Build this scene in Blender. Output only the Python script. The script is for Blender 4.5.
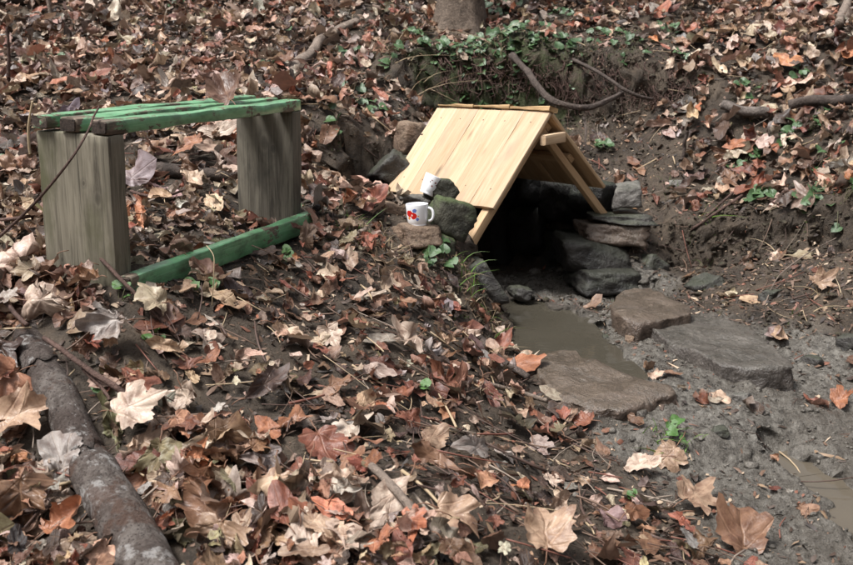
import bpy, math
import numpy as np
from mathutils import Matrix, Vector

for o in list(bpy.data.objects):
    bpy.data.objects.remove(o)
scene = bpy.context.scene
COL = scene.collection

# ------------------------------------------------------------------ camera
PITCH = 0.23885
FPX, CX, CY = 915.0, 426.5, 282.5
cam_data = bpy.data.cameras.new('camera')
cam_data.sensor_width = 36.0
cam_data.lens = 36.0 * FPX / 853.0
cam_data.clip_start = 0.05
cam_data.clip_end = 300
cam_data.dof.use_dof = True
cam_data.dof.focus_distance = 2.9
cam_data.dof.aperture_fstop = 7.0
cam = bpy.data.objects.new('camera', cam_data)
cam.location = (0, 0, 0)
cam.rotation_euler = (math.pi / 2 - PITCH, 0, 0)
COL.objects.link(cam)
scene.camera = cam

# ------------------------------------------------------------------ overcast daylight
SUN_EL, SUN_AZ = math.radians(64), math.radians(-118)     # azimuth from +Y towards +X
world = bpy.data.worlds.new('World')
scene.world = world
world.use_nodes = True
wn, wl = world.node_tree.nodes, world.node_tree.links
sky = wn.new('ShaderNodeTexSky')
sky.sky_type = 'NISHITA'
sky.sun_disc = False
sky.sun_elevation = SUN_EL
sky.sun_rotation = SUN_AZ
sky.air_density = 1.0
sky.dust_density = 5.0
hs = wn.new('ShaderNodeHueSaturation')
hs.inputs['Saturation'].default_value = 0.30
bg = wn['Background']
bg.inputs['Strength'].default_value = 0.052
wl.new(sky.outputs[0], hs.inputs['Color'])
wl.new(hs.outputs[0], bg.inputs['Color'])
sun_d = bpy.data.lights.new('sun', 'SUN')
sun_d.energy = 1.5
sun_d.angle = math.radians(17)
sun_d.color = (1.0, 0.985, 0.965)
sun = bpy.data.objects.new('sun', sun_d)
sdir = Vector((math.sin(SUN_AZ) * math.cos(SUN_EL), math.cos(SUN_AZ) * math.cos(SUN_EL), math.sin(SUN_EL)))
sun.rotation_euler = (-sdir).to_track_quat('-Z', 'Y').to_euler()
sun.location = (-4, -4, 8)
COL.objects.link(sun)
vs = scene.view_settings
vs.view_transform = 'Standard'
vs.look = 'None'
vs.gamma = 1.0
vs.exposure = 1.85
vs.use_curve_mapping = False

# ------------------------------------------------------------------ helpers
rng = np.random.default_rng(7)
SP, CP = math.sin(PITCH), math.cos(PITCH)
FW = np.array([0, CP, -SP]); UP = np.array([0, SP, CP]); RT = np.array([1.0, 0, 0])


def unp(u, v, d):
    return d * (FW + RT * (u - CX) / FPX - UP * (v - CY) / FPX)


def proj(P):
    P = np.asarray(P, float)
    d = P @ FW
    return np.stack([CX + FPX * P[..., 0] / d, CY - FPX * (P @ UP) / d, d], -1)


def unp_z(u, v, z):
    r = unp(u, v, 1.0)
    return r * (z / r[2])


def _h(ix, iy, iz, s):
    n = (ix * 374761393 + iy * 668265263 + iz * 2147483647 + s * 974711) & 0xffffffff
    n = ((n ^ (n >> 13)) * 1274126177) & 0xffffffff
    return ((n ^ (n >> 16)) & 0xffff) / 65535.0


def vnoise(p, s=0):
    p = np.asarray(p, float)
    i = np.floor(p).astype(np.int64)
    f = p - i
    f = f * f * (3 - 2 * f)
    r = 0
    for dx in (0, 1):
        for dy in (0, 1):
            for dz in (0, 1):
                w = (f[..., 0] if dx else 1 - f[..., 0]) * (f[..., 1] if dy else 1 - f[..., 1]) * (f[..., 2] if dz else 1 - f[..., 2])
                r = r + w * _h(i[..., 0] + dx, i[..., 1] + dy, i[..., 2] + dz, s)
    return r * 2 - 1


def fbm(p, o=4, s=0):
    p = np.asarray(p, float)
    r, a = 0, 1.0
    for k in range(o):
        r = r + a * vnoise(p * 2 ** k + 13.7 * k, s + k)
        a *= .5
    return r


def fbm2(x, y, sc, o=4, s=0):
    return fbm(np.stack([x * sc, y * sc, np.zeros_like(x) + .37], -1), o, s)


def mesh_from(name, V, Fs, smooth=True):
    me = bpy.data.meshes.new(name)
    me.from_pydata([tuple(map(float, v)) for v in V], [], [tuple(map(int, f)) for f in Fs])
    if smooth:
        me.polygons.foreach_set('use_smooth', [True] * len(me.polygons))
    me.update()
    return me


def big_mesh(name, V, T, smooth=True):
    """V (n,3), T (m,k) equal polygons"""
    V = np.ascontiguousarray(V, np.float32); T = np.ascontiguousarray(T, np.int32)
    me = bpy.data.meshes.new(name)
    m, k = T.shape
    me.vertices.add(len(V)); me.vertices.foreach_set('co', V.ravel())
    me.loops.add(m * k); me.loops.foreach_set('vertex_index', T.ravel())
    me.polygons.add(m)
    me.polygons.foreach_set('loop_start', np.arange(0, m * k, k, dtype=np.int32))
    me.polygons.foreach_set('loop_total', np.full(m, k, np.int32))
    me.polygons.foreach_set('use_smooth', np.full(m, smooth))
    me.update(calc_edges=True)
    me.validate()
    return me


def vattr(me, name, data, typ='FLOAT'):
    a = me.attributes.new(name, typ, 'POINT')
    key = {'FLOAT': 'value', 'FLOAT_VECTOR': 'vector', 'FLOAT_COLOR': 'color'}[typ]
    a.data.foreach_set(key, np.ascontiguousarray(data, np.float32).ravel())


def obj(name, me, mat=None, parent=None, loc=None, M=None):
    o = bpy.data.objects.new(name, me)
    COL.objects.link(o)
    if mat is not None and me is not None:
        me.materials.clear()
        me.materials.append(mat)
    if parent is not None:
        o.parent = parent
    if M is not None:
        if parent is None:
            o.matrix_world = M
        else:
            o.matrix_local = M
    if loc is not None:
        o.location = tuple(map(float, loc))
    return o


def tag(o, label=None, cat=None, group=None, kind=None):
    if label: o['label'] = label
    if cat: o['category'] = cat
    if group: o['group'] = group
    if kind: o['kind'] = kind
    return o


def empty(name, loc=(0, 0, 0), M=None):
    return obj(name, None, loc=None if M is not None else loc, M=M)


def mat4(R, t):
    M = Matrix.Identity(4)
    for i in range(3):
        for j in range(3):
            M[i][j] = float(R[i][j])
        M[i][3] = float(t[i])
    return M


def rot(y, p, r):
    c, s = math.cos, math.sin
    Rz = np.array([[c(y), -s(y), 0], [s(y), c(y), 0], [0, 0, 1]])
    Rx = np.array([[1, 0, 0], [0, c(p), -s(p)], [0, s(p), c(p)]])
    Ry = np.array([[c(r), 0, s(r)], [0, 1, 0], [-s(r), 0, c(r)]])
    return Rz @ Rx @ Ry


# ------------------------------------------------------------------ material toolkit
class MT:
    def __init__(self, name, rough=.6, spec=.5):
        self.m = bpy.data.materials.new(name)
        self.m.use_nodes = True
        self.t = self.m.node_tree
        self.b = self.t.nodes['Principled BSDF']
        self.b.inputs['Roughness'].default_value = rough
        self.b.inputs['Specular IOR Level'].default_value = spec

    def n(self, typ, **kw):
        nd = self.t.nodes.new(typ)
        for k, v in kw.items():
            setattr(nd, k, v)
        return nd

    def put(self, sock, v):
        if hasattr(v, 'is_linked') or hasattr(v, 'links'):
            self.t.links.new(v, sock)
        elif isinstance(v, tuple) and sock.type == 'RGBA' and len(v) == 3:
            sock.default_value = v + (1,)
        else:
            sock.default_value = v

    def attr(self, name, out='Fac'):
        a = self.n('ShaderNodeAttribute'); a.attribute_name = name
        return a.outputs[out]

    def coord(self, out='Object'):
        return self.n('ShaderNodeTexCoord').outputs[out]

    def rand(self):
        return self.n('ShaderNodeObjectInfo').outputs['Random']

    def math(self, op, a, b=0.0, c=None, clamp=False):
        nd = self.n('ShaderNodeMath', operation=op); nd.use_clamp = clamp
        self.put(nd.inputs[0], a); self.put(nd.inputs[1], b)
        if c is not None: self.put(nd.inputs[2], c)
        return nd.outputs[0]

    def vmath(self, op, a, b=(0, 0, 0)):
        nd = self.n('ShaderNodeVectorMath', operation=op)
        self.put(nd.inputs[0], a); self.put(nd.inputs[1], b)
        return nd.outputs[0]

    def mapv(self, v, scale=(1, 1, 1), loc=(0, 0, 0), rotv=(0, 0, 0)):
        nd = self.n('ShaderNodeMapping')
        self.put(nd.inputs['Vector'], v)
        self.put(nd.inputs['Scale'], scale); self.put(nd.inputs['Location'], loc); self.put(nd.inputs['Rotation'], rotv)
        return nd.outputs[0]

    def noise(self, v, scale=5., detail=5., rough=.6, dist=0., out='Fac'):
        nd = self.n('ShaderNodeTexNoise')
        self.put(nd.inputs['Vector'], v)
        nd.inputs['Scale'].default_value = scale; nd.inputs['Detail'].default_value = detail
        nd.inputs['Roughness'].default_value = rough; nd.inputs['Distortion'].default_value = dist
        return nd.outputs[out]

    def voro(self, v, scale=5., feature='F1', out='Distance'):
        nd = self.n('ShaderNodeTexVoronoi'); nd.feature = feature
        self.put(nd.inputs['Vector'], v); nd.inputs['Scale'].default_value = scale
        return nd.outputs[out]

    def ramp(self, f, stops, interp='LINEAR'):
        nd = self.n('ShaderNodeValToRGB')
        nd.color_ramp.interpolation = interp
        e = nd.color_ramp.elements
        while len(e) < len(stops):
            e.new(0.5)
        for el, (p, c) in zip(e, stops):
            el.position = p
            el.color = (c if isinstance(c, tuple) else (c, c, c)) + (1,)
        self.put(nd.inputs[0], f)
        return nd.outputs[0]

    def mix(self, f, a, b, mode='MIX'):
        nd = self.n('ShaderNodeMix'); nd.data_type = 'RGBA'; nd.blend_type = mode
        self.put(nd.inputs[0], f); self.put(nd.inputs[6], a); self.put(nd.inputs[7], b)
        return nd.outputs[2]

    def base(self, c): self.put(self.b.inputs['Base Color'], c)

    def rough(self, r): self.put(self.b.inputs['Roughness'], r)

    def bump(self, h, strength=.5, dist=.01, prev=None):
        nd = self.n('ShaderNodeBump')
        nd.inputs['Strength'].default_value = strength; nd.inputs['Distance'].default_value = dist
        self.put(nd.inputs['Height'], h)
        if prev is not None: self.t.links.new(prev, nd.inputs['Normal'])
        self.t.links.new(nd.outputs[0], self.b.inputs['Normal'])
        return nd.outputs[0]


def wood_material(name, dark, light, scale=1.0, rough=.6, knots=True, bump=.35, stain=None, at=()):
    """grain along the local Y axis of the plank"""
    k = MT(name, rough, .3)
    off = k.math('MULTIPLY', k.rand(), 37.0)
    co = k.n('ShaderNodeCombineXYZ'); k.put(co.inputs[0], off); k.put(co.inputs[1], off); k.put(co.inputs[2], off)
    v = k.vmath('ADD', k.coord(), co.outputs[0])
    g = k.noise(k.mapv(v, (26 * scale, 2.0 * scale, 26 * scale)), 1.6, 5, .65, 1.0)
    fine = k.noise(k.mapv(v, (160 * scale, 3 * scale, 160 * scale)), 1.5, 3, .6)
    big = k.noise(v, 3.0, 2, .5)
    f = k.math('ADD', k.math('MULTIPLY', g, .65), k.math('ADD', k.math('MULTIPLY', fine, .25), k.math('MULTIPLY', big, .2)))
    c = k.ramp(f, [(.42, dark), (.53, tuple((a + b) / 2 for a, b in zip(dark, light))), (.64, light)])
    if knots:
        kv = k.voro(k.mapv(v, (9, 3.2, 9)), 1.0)
        c = k.mix(k.ramp(kv, [(.05, 1.0), (.16, 0.0)]), c, tuple(x * .45 for x in dark))
    if stain is not None:
        sm = k.ramp(k.noise(k.mapv(v, (6, 2.2, 6)), 1.5, 5, .65), [(.5, 0.0), (.72, 1.0)])
        c = k.mix(sm, c, stain)
    if stain is not None:
        cr = k.noise(k.mapv(v, (120, 1.6, 120)), 1.1, 2, .5)
        c = k.mix(k.ramp(cr, [(.66, 0.0), (.71, .6 if max(light) < .3 else .12)]), c, tuple(x * .35 for x in dark))
    if at:
        sp = k.n('ShaderNodeSeparateXYZ'); k.put(sp.inputs[0], k.coord())
        wb = k.math('MULTIPLY', k.math('SUBTRACT', k.noise(v, 40, 2, .5), .5), .006)
        for ax, ay, ar in at:
            d = k.math('SQRT', k.math('ADD', k.math('POWER', k.math('SUBTRACT', sp.outputs[0], ax), 2.0), k.math('POWER', k.math('MULTIPLY', k.math('SUBTRACT', sp.outputs[1], ay), .6), 2.0)))
            d = k.math('DIVIDE', k.math('ADD', d, wb), ar)
            c = k.mix(k.ramp(d, [(.0, .7), (.22, .55), (.36, .1), (.55, .28), (1.0, 0.0)]), c, tuple(x * .5 for x in dark))
    pv = k.math('ADD', k.math('MULTIPLY', k.rand(), .22), .89)
    hsv = k.n('ShaderNodeHueSaturation'); k.put(hsv.inputs['Color'], c); k.put(hsv.inputs['Value'], pv)
    k.base(hsv.outputs[0])
    k.bump(f, bump, .004)
    return k.m


def leaf_material(name, gloss=.42):
    k = MT(name, gloss, .45)
    col = k.attr('Col', 'Color'); luv = k.attr('luv', 'Vector')
    sep = k.n('ShaderNodeSeparateXYZ'); k.put(sep.inputs[0], luv)
    x, y, w = sep.outputs
    yb = k.math('ADD', y, .36)
    ang = k.math('ARCTAN2', x, yb)
    r = k.math('SQRT', k.math('ADD', k.math('MULTIPLY', x, x), k.math('MULTIPLY', yb, yb)))
    a = k.math('DIVIDE', ang, .785)
    fr = k.math('ABSOLUTE', k.math('SUBTRACT', a, k.math('ROUND', a)))
    d1 = k.math('MULTIPLY', fr, k.math('MULTIPLY', r, .785))
    vein = k.ramp(d1, [(.0, 1.0), (.018, .75), (.04, 0.0)])
    sec = k.math('ABSOLUTE', k.math('SINE', k.math('ADD', k.math('MULTIPLY', r, 26.0), k.math('MULTIPLY', fr, 22.0))))
    vein2 = k.ramp(sec, [(.0, .6), (.22, 0.0)])
    vv = k.math('MAXIMUM', vein, k.math('MULTIPLY', vein2, .5))
    pos = k.vmath('ADD', k.mapv(luv, (1, 1, 23)), (0, 0, 0))
    n1 = k.noise(pos, 2.3, 5, .65)
    n2 = k.noise(pos, 9., 3, .7)
    c = k.mix(k.ramp(n1, [(.40, 0.0), (.62, .85)]), col, k.mix(1.0, col, (.42, .33, .30), 'MULTIPLY'))
    c = k.mix(k.ramp(n2, [(.56, 0.0), (.75, .5)]), c, k.mix(1.0, col, (1.35, 1.3, 1.25), 'MULTIPLY'))
    c = k.mix(k.math('MULTIPLY', vv, .30), c, k.mix(.5, k.mix(1.0, col, (1.5, 1.45, 1.4), 'MULTIPLY'), (.30, .2, .13)))
    geo = k.n('ShaderNodeNewGeometry')
    under = k.mix(.45, k.mix(1.0, c, (1.25, 1.22, 1.2), 'MULTIPLY'), (.30, .235, .19))
    c = k.mix(k.math('MULTIPLY', geo.outputs['Backfacing'], .7), c, under)
    k.base(c)
    k.rough(k.math('ADD', k.math('MULTIPLY', n1, .35), gloss - .12))
    h = k.math('SUBTRACT', k.math('MULTIPLY', n2, .5), k.math('MULTIPLY', vv, .35))
    k.bump(h, .55, .006)
    # thin blades let some light through
    tr = k.n('ShaderNodeBsdfTranslucent'); k.put(tr.inputs['Color'], c)
    mx = k.n('ShaderNodeMixShader'); mx.inputs[0].default_value = .12
    k.t.links.new(k.b.outputs[0], mx.inputs[1]); k.t.links.new(tr.outputs[0], mx.inputs[2])
    k.t.links.new(mx.outputs[0], k.t.nodes['Material Output'].inputs['Surface'])
    return k.m


def stone_material(name, dark, light, moss=0.0, rough=.6, sc=1.0):
    k = MT(name, rough, .45)
    off = k.math('MULTIPLY', k.rand(), 31.0)
    co = k.n('ShaderNodeCombineXYZ'); k.put(co.inputs[0], off); k.put(co.inputs[2], off)
    v = k.vmath('ADD', k.coord(), co.outputs[0])
    n1 = k.noise(v, 9 * sc, 7, .65, .4)
    n2 = k.noise(v, 60 * sc, 4, .7)
    c = k.ramp(n1, [(.3, dark), (.52, tuple(.5 * (a + b) for a, b in zip(dark, light))), (.72, light)])
    c = k.mix(k.ramp(n2, [(.5, 0.0), (.72, .5)]), c, tuple(min(1, x * 1.5) for x in light))
    c = k.mix(k.ramp(k.noise(v, 140 * sc, 2, .5), [(.60, 0.0), (.7, .7)]), c, tuple(x * .4 for x in dark))
    if moss > 0:
        nz = k.n('ShaderNodeSeparateXYZ'); k.put(nz.inputs[0], k.n('ShaderNodeNewGeometry').outputs['Normal'])
        mm = k.math('ADD', k.math('MULTIPLY', nz.outputs[2], .35), k.noise(v, 7, 5, .7))
        c = k.mix(k.math('MULTIPLY', k.ramp(mm, [(.55, 0.0), (.8, 1.0)]), moss), c, k.mix(n2, (.028, .045, .012), (.07, .09, .03)))
    k.base(c)
    k.rough(k.math('ADD', k.math('MULTIPLY', n1, .3), rough - .15))
    b = k.bump(n1, .9, .03)
    k.bump(n2, .8, .006, b)
    return k.m


def bark_material(name, dark, light, ax='Y'):
    k = MT(name, .8, .25)
    off = k.math('MULTIPLY', k.rand(), 31.0)
    co = k.n('ShaderNodeCombineXYZ'); k.put(co.inputs[0], off); k.put(co.inputs[1], off)
    v = k.vmath('ADD', k.coord(), co.outputs[0])
    n1 = k.noise(v, 14, 7, .7, .6)
    n2 = k.noise(v, 70, 4, .7)
    vo = k.voro(k.vmath('ADD', v, k.vmath('SCALE', k.noise(v, 10, 3, .6, out='Color'), (0, 0, 0))), 45, 'DISTANCE_TO_EDGE')
    c = k.ramp(n1, [(.3, dark), (.7, light)])
    c = k.mix(k.ramp(n2, [(.5, 0.0), (.75, .6)]), c, tuple(min(1, x * 1.6) for x in light))
    c = k.mix(k.ramp(vo, [(.0, .55), (.06, 0.0)]), c, tuple(x * .4 for x in dark))
    k.base(c)
    c = k.mix(k.ramp(k.noise(v, 22, 5, .75), [(.62, 0.0), (.70, .75)]), c, tuple(min(1, x * 2.3) for x in light))
    c = k.mix(k.ramp(k.noise(k.vmath('ADD', v, (3, 7, 1)), 8, 5, .7), [(.55, 0.0), (.66, .7)]), c, tuple(x * .6 for x in dark))
    k.base(c)
    b = k.bump(n1, .9, .02)
    k.bump(n2, .8, .006, b)
    return k.m


# ------------------------------------------------------------------ terrain
BENCH_O = np.array([-.8262, 2.3685, -.5925]); BENCH_R = rot(-.3565, .013, .0354)
BL, BW, BH, BTH, BLT = 1.0478, .2325, .4398, .0375, .0655
KS = .92
ROOF_O = np.array([.5834, 4.3467, -.2426]) * KS; ROOF_R = rot(.6524, -.0176, -.0257)
AL, AR = .7253, .7709
SL, SR, RL, EL, ER, RO = .5494 * KS, .5325 * KS, .8545 * KS, .2373 * KS, .2008 * KS, .0452 * KS


def bpt(x, y, z): return BENCH_R @ np.array([x, y, z]) + BENCH_O
def rpt(x, y, z): return ROOF_R @ np.array([x, y, z]) + ROOF_O


CT = [(0, 0, 6.0), (200, 0, 6.2), (400, 0, 6.4), (0, 100, 4.5), (200, 90, 4.7), (330, 100, 4.8), (330, 50, 5.5), (0, 50, 5.2),
      (300, 160, 4.1), (200, 200, 3.5), (150, 230, 3.1), (60, 230, 3.1), (20, 180, 3.55),
      (360, 200, 3.75), (350, 150, 4.4), (400, 120, 4.9), (420, 90, 5.2), (430, 60, 5.5), (400, 20, 6.0), (460, 30, 6.1),
      (370, 225, 3.5), (418, 229, 3.6), (450, 262, 3.5), (330, 260, 3.1), (300, 300, 2.8), (200, 305, 2.5), (420, 300, 3.1), (480, 312, 3.4),
      (500, 345, 3.3), (540, 372, 3.12), (560, 412, 2.86), (600, 440, 2.67), (650, 420, 2.85), (750, 480, 2.5), (853, 565, 2.13),
      (853, 480, 2.5), (853, 420, 2.85), (853, 360, 3.25), (760, 380, 3.1), (700, 400, 2.92), (640, 370, 3.1),
      (650, 308, 3.75), (715, 342, 3.4), (800, 350, 3.35), (853, 320, 3.45), (853, 280, 3.6), (780, 290, 3.75), (853, 230, 3.85), (780, 240, 4.05),
      (720, 250, 4.2), (700, 290, 3.95), (660, 270, 4.2), (640, 290, 4.0), (650, 230, 4.5), (680, 200, 4.7), (640, 170, 4.95), (600, 140, 5.15),
      (620, 110, 5.3), (680, 120, 5.1), (720, 180, 4.75), (620, 80, 5.42), (560, 72, 5.5), (520, 62, 5.5), (620, 55, 5.6), (560, 40, 5.75),
      (680, 60, 5.5), (520, 10, 6.2), (650, 0, 6.4), (760, 60, 5.3), (853, 60, 5.1), (853, 0, 6.0), (853, 130, 4.5), (760, 130, 4.9),
      (853, 180, 4.15), (780, 190, 4.45), (480, 100, 5.35),
      (0, 565, 1.75), (200, 565, 1.72), (426, 565, 1.72), (600, 565, 1.85), (700, 565, 1.98), (0, 450, 2.05), (0, 400, 2.15), (0, 340, 2.35), (0, 280, 2.7),
      (100, 500, 1.9), (100, 400, 2.15), (250, 450, 2.05), (250, 380, 2.3), (400, 450, 2.15), (400, 380, 2.5), (500, 400, 2.7), (500, 480, 2.2),
      (600, 500, 2.25), (680, 500, 2.35), (400, 330, 2.8)]
PTS = [unp(*c) for c in CT]
for (x, y, dz) in [(.06, 0, -.035), (.06, BL, -.03), (-BW, 0, -.02), (-BW, BL, -.005), (.06, BL / 2, -.035), (-.12, BL / 2, -.01)]:
    PTS.append(bpt(x, y, dz))
PTS += [np.array(p) for p in [(-4, 1, -.9), (-4, 3, -.5), (-4, 5, .0), (-3, 7.5, .8), (0, 8, .95), (3.5, 7.5, .9), (5, 5, .3), (4.2, 3.4, -.3), (3.6, 2.4, -.75),
                              (2.8, 1.7, -1.05), (1.6, 1.0, -1.23), (.3, .7, -1.12), (-1.5, .6, -1.02), (-.2, -1, -1.4), (2.5, -1, -1.4), (-3, -1, -1.2), (5, 0, -1.2)]]
PTS += [rpt(*p) for p in [(-.44, .05, -.47), (-.44, .4, -.44), (-.44, .8, -.43), (-.58, .4, -.42), (-.58, .8, -.38)]]
PTS = np.array(PTS)


def _phi(d2): return .5 * d2 * np.log(d2 + 1e-12)


_n = len(PTS)
_d2 = ((PTS[:, None, :2] - PTS[None, :, :2]) ** 2).sum(-1)
_A = np.zeros((_n + 3, _n + 3))
_A[:_n, :_n] = _phi(_d2) + np.eye(_n) * 2e-3
_A[:_n, _n] = 1; _A[:_n, _n + 1:] = PTS[:, :2]
_A[_n, :_n] = 1; _A[_n + 1:, :_n] = PTS[:, :2].T
_w = np.linalg.solve(_A, np.concatenate([PTS[:, 2], [0, 0, 0]]))


def sstep(a, b, x):
    t = np.clip((x - a) / (b - a), 0, 1)
    return t * t * (3 - 2 * t)


def seg_dist(x, y, pts):
    d = np.full(np.shape(x), 1e9); tt = np.zeros(np.shape(x))
    for i in range(len(pts) - 1):
        a, b = pts[i], pts[i + 1]
        ab = b - a
        t = np.clip(((x - a[0]) * ab[0] + (y - a[1]) * ab[1]) / (ab @ ab), 0, 1)
        dd = np.hypot(x - a[0] - t * ab[0], y - a[1] - t * ab[1])
        k = dd < d
        d = np.where(k, dd, d); tt = np.where(k, i + t, tt)
    return d, tt


def height_raw(x, y):
    z = np.zeros_like(x) + _w[_n] + _w[_n + 1] * x + _w[_n + 2] * y
    for i in range(_n):
        z += _w[i] * _phi((x - PTS[i, 0]) ** 2 + (y - PTS[i, 1]) ** 2)
    far = np.maximum(sstep(3.5, 6, np.abs(x)), np.maximum(sstep(6.8, 8.5, y), sstep(0, -2, y)))
    plane = np.where(y > 4, .33 * (np.minimum(y, 16) - 5.2), -.33 * 1.2 - .32 * (4 - np.maximum(y, 0)) * .6)
    z = z * (1 - far) + plane * far
    # unseen slope added behind and right of the camera to block low sky
    z = z + .75 * np.clip(-1.6 - y, 0, 9) + .6 * np.clip(x - 5, 0, 9) * sstep(6, 3, y)
    # hollow under the little roof, with the pool running out of it
    dx, dy = x - ROOF_O[0], y - ROOF_O[1]
    ux, uy = math.cos(.6524), math.sin(.6524)
    lx = dx * ux + dy * uy; ly = -dx * uy + dy * ux
    wob = .03 * fbm2(x, y, 9, 3, 5)
    m = sstep(-.50, -.43, lx + wob) * sstep(.56, .44, lx + wob) * sstep(-.50, -.36, ly + wob) * sstep(.98, .88, ly + wob)
    m = m * np.where(ly < .05, sstep(-.48, -.40, lx + wob) * sstep(.44, .34, lx + wob), 1.0)
    z = z * (1 - m) + np.minimum(z, -1.06) * m
    # cut lips of the bank: behind the roof and along the right side of the stream
    for line, A, wd in ((LIP1, .31, .34), (LIP2, .20, .22)):
        d, t = seg_dist(x, y, line)
        k = np.clip(t.astype(int), 0, len(line) - 2)
        a = line[k]; b = line[k + 1]
        sg = (b[..., 0] - a[..., 0]) * (y - a[..., 1]) - (b[..., 1] - a[..., 1]) * (x - a[..., 0])
        s_ = np.where(sg > 0, d, -d) + .10 * fbm2(x, y, 3.5, 3, 41) + .02 * fbm2(x, y, 22, 2, 42)
        e = sstep(0, .5, t) * (sstep(8, 3.6, t) if A > .3 else sstep(len(line) - 1, len(line) - 1.6, t))
        z = z + A * (sstep(-.085, .085, s_) - .5) * np.exp(-(s_ / wd) ** 2) * e
    return z


LIP1 = np.array([unp(u, v, d)[:2] for u, v, d in [(395, 92, 5.05), (435, 76, 5.28), (480, 70, 5.36), (530, 66, 5.40), (580, 66, 5.42), (630, 66, 5.40), (680, 74, 5.28), (712, 100, 5.1), (735, 130, 4.9)]])
LIP2 = np.array([unp(u, v, d)[:2] for u, v, d in [(655, 238, 4.48), (690, 228, 4.42), (740, 222, 4.25), (790, 222, 4.1), (853, 222, 3.9), (930, 222, 3.75), (1050, 230, 3.5)]])
POOL = [(503, 306), (520, 300), (560, 309), (585, 318), (603, 338), (640, 372), (655, 392), (600, 385), (540, 362), (515, 345)]
POOL_Z = -1.022
pool_w = np.array([unp_z(u, v, POOL_Z)[:2] for u, v in POOL])
RUN = [(776, 452), (812, 470), (853, 496), (900, 530), (950, 570)]
run_w = np.array([unp_z(u, v, -1.125)[:2] for u, v in RUN])


def in_poly(x, y, P):
    c = np.zeros(np.shape(x), bool)
    j = len(P) - 1
    for i in range(len(P)):
        xi, yi, xj, yj = P[i][0], P[i][1], P[j][0], P[j][1]
        cond = ((yi > y) != (yj > y)) & (x < (xj - xi) * (y - yi) / (yj - yi + 1e-12) + xi)
        c ^= cond
        j = i
    return c


def poly_sd(x, y, P):
    d, _ = seg_dist(x, y, np.vstack([P, P[:1]]))
    return np.where(in_poly(x, y, P), -d, d)


# surface character, given at pixels of the ground: (u, v, leaf cover, wet mud, moss)
CH = [(0, 0, 1, 0, 0), (200, 20, 1, 0, 0), (400, 20, .9, 0, .1), (100, 90, 1, 0, 0), (330, 90, 1, 0, .05), (200, 180, 1, 0, 0), (20, 200, 1, 0, 0), (300, 160, 1, 0, 0), (370, 130, .8, 0, .1),
      (400, 100, .6, 0, .4), (430, 70, .4, 0, .8), (460, 50, .5, 0, .9), (520, 60, .15, 0, .9), (560, 75, .15, 0, .7), (620, 60, .1, 0, .7), (560, 30, .6, 0, .5), (480, 20, .6, 0, .5), (520, 5, .9, 0, .2), (660, 40, .5, 0, .6),
      (620, 10, 1, 0, .1), (760, 10, 1, 0, 0), (840, 40, 1, 0, 0), (760, 60, 1, 0, .1), (700, 80, .9, 0, .2), (620, 100, .2, .05, .2), (650, 140, .3, .1, .1), (600, 150, .16, .05, .1), (680, 180, .3, .15, .1), (710, 130, .95, 0, .1), (720, 155, .9, 0, .1), (700, 100, .8, 0, .1), (760, 120, .9, 0, .1), (840, 130, .9, 0, .15), (800, 180, .85, 0, .3), (740, 180, .9, 0, .25), (715, 195, .7, 0, .1),
      (850, 210, .85, 0, .25), (790, 205, .85, 0, .2), (850, 250, .3, .05, .2), (800, 240, .12, .05, .15), (740, 240, .06, .08, .1), (700, 220, .15, .1, .1), (660, 240, .2, .1, .1), (720, 280, .03, .2, .2), (800, 290, .10, .12, .1), (850, 320, .12, .25, .05), (820, 350, .12, .8, 0),
      (640, 300, 0, .9, 0), (700, 340, 0, 1, 0), (760, 400, .03, 1, 0), (850, 400, .05, 1, 0), (650, 410, .02, 1, 0), (740, 460, .02, 1, 0), (850, 450, .03, 1, 0), (800, 540, .02, 1, 0), (853, 565, .02, 1, 0), (560, 340, 0, 1, 0), (560, 290, 0, 1, 0), (640, 450, .12, .85, 0), (720, 510, .15, .85, 0),
      (760, 560, .25, .7, 0), (560, 420, .4, .35, .1), (600, 470, .33, .35, .05), (660, 510, .5, .3, 0), (690, 550, .8, .2, 0), (620, 540, .5, .25, 0),
      (560, 470, .35, .25, .05), (520, 420, .55, .15, .05), (470, 440, .22, .25, .05), (540, 450, .2, .3, .05), (420, 410, .55, .15, .05), (360, 410, .5, .1, .05), (380, 470, .55, .1, .1), (450, 500, .6, .1, 0), (540, 540, .6, .1, 0), (440, 550, .9, 0, 0), (330, 540, .9, 0, 0),
      (400, 360, .75, .05, .05), (470, 370, .75, .05, .05), (500, 380, .8, .05, 0), (450, 320, .6, 0, .2), (480, 330, .55, 0, .15), (440, 270, .4, 0, .5), (390, 290, .5, 0, .25), (350, 300, .6, 0, .15), (300, 330, .45, .05, .25), (230, 330, .40, .05, .25), (200, 345, .45, .05, .2), (280, 350, .5, 0, .2), (260, 360, .5, .05, .1), (330, 250, .75, 0, .15), (380, 240, .6, 0, .3), (370, 210, .8, 0, .2),
      (180, 330, .6, 0, .1), (140, 330, .85, 0, 0), (60, 330, 1, 0, 0), (60, 280, 1, 0, 0), (20, 450, 1, 0, 0), (100, 450, 1, 0, 0), (200, 450, 1, 0, 0), (250, 420, .85, 0, 0), (300, 480, .9, 0, 0), (100, 550, 1, 0, 0), (220, 550, 1, 0, 0), (0, 380, 1, 0, 0), (200, 390, .85, 0, 0)]


def grid_axis(parts):
    out = [parts[0][0]]
    for a, b, s in parts:
        n = max(1, int(round((b - a) / s)))
        out += list(np.linspace(a, b, n + 1)[1:])
    return np.array(out)


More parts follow.
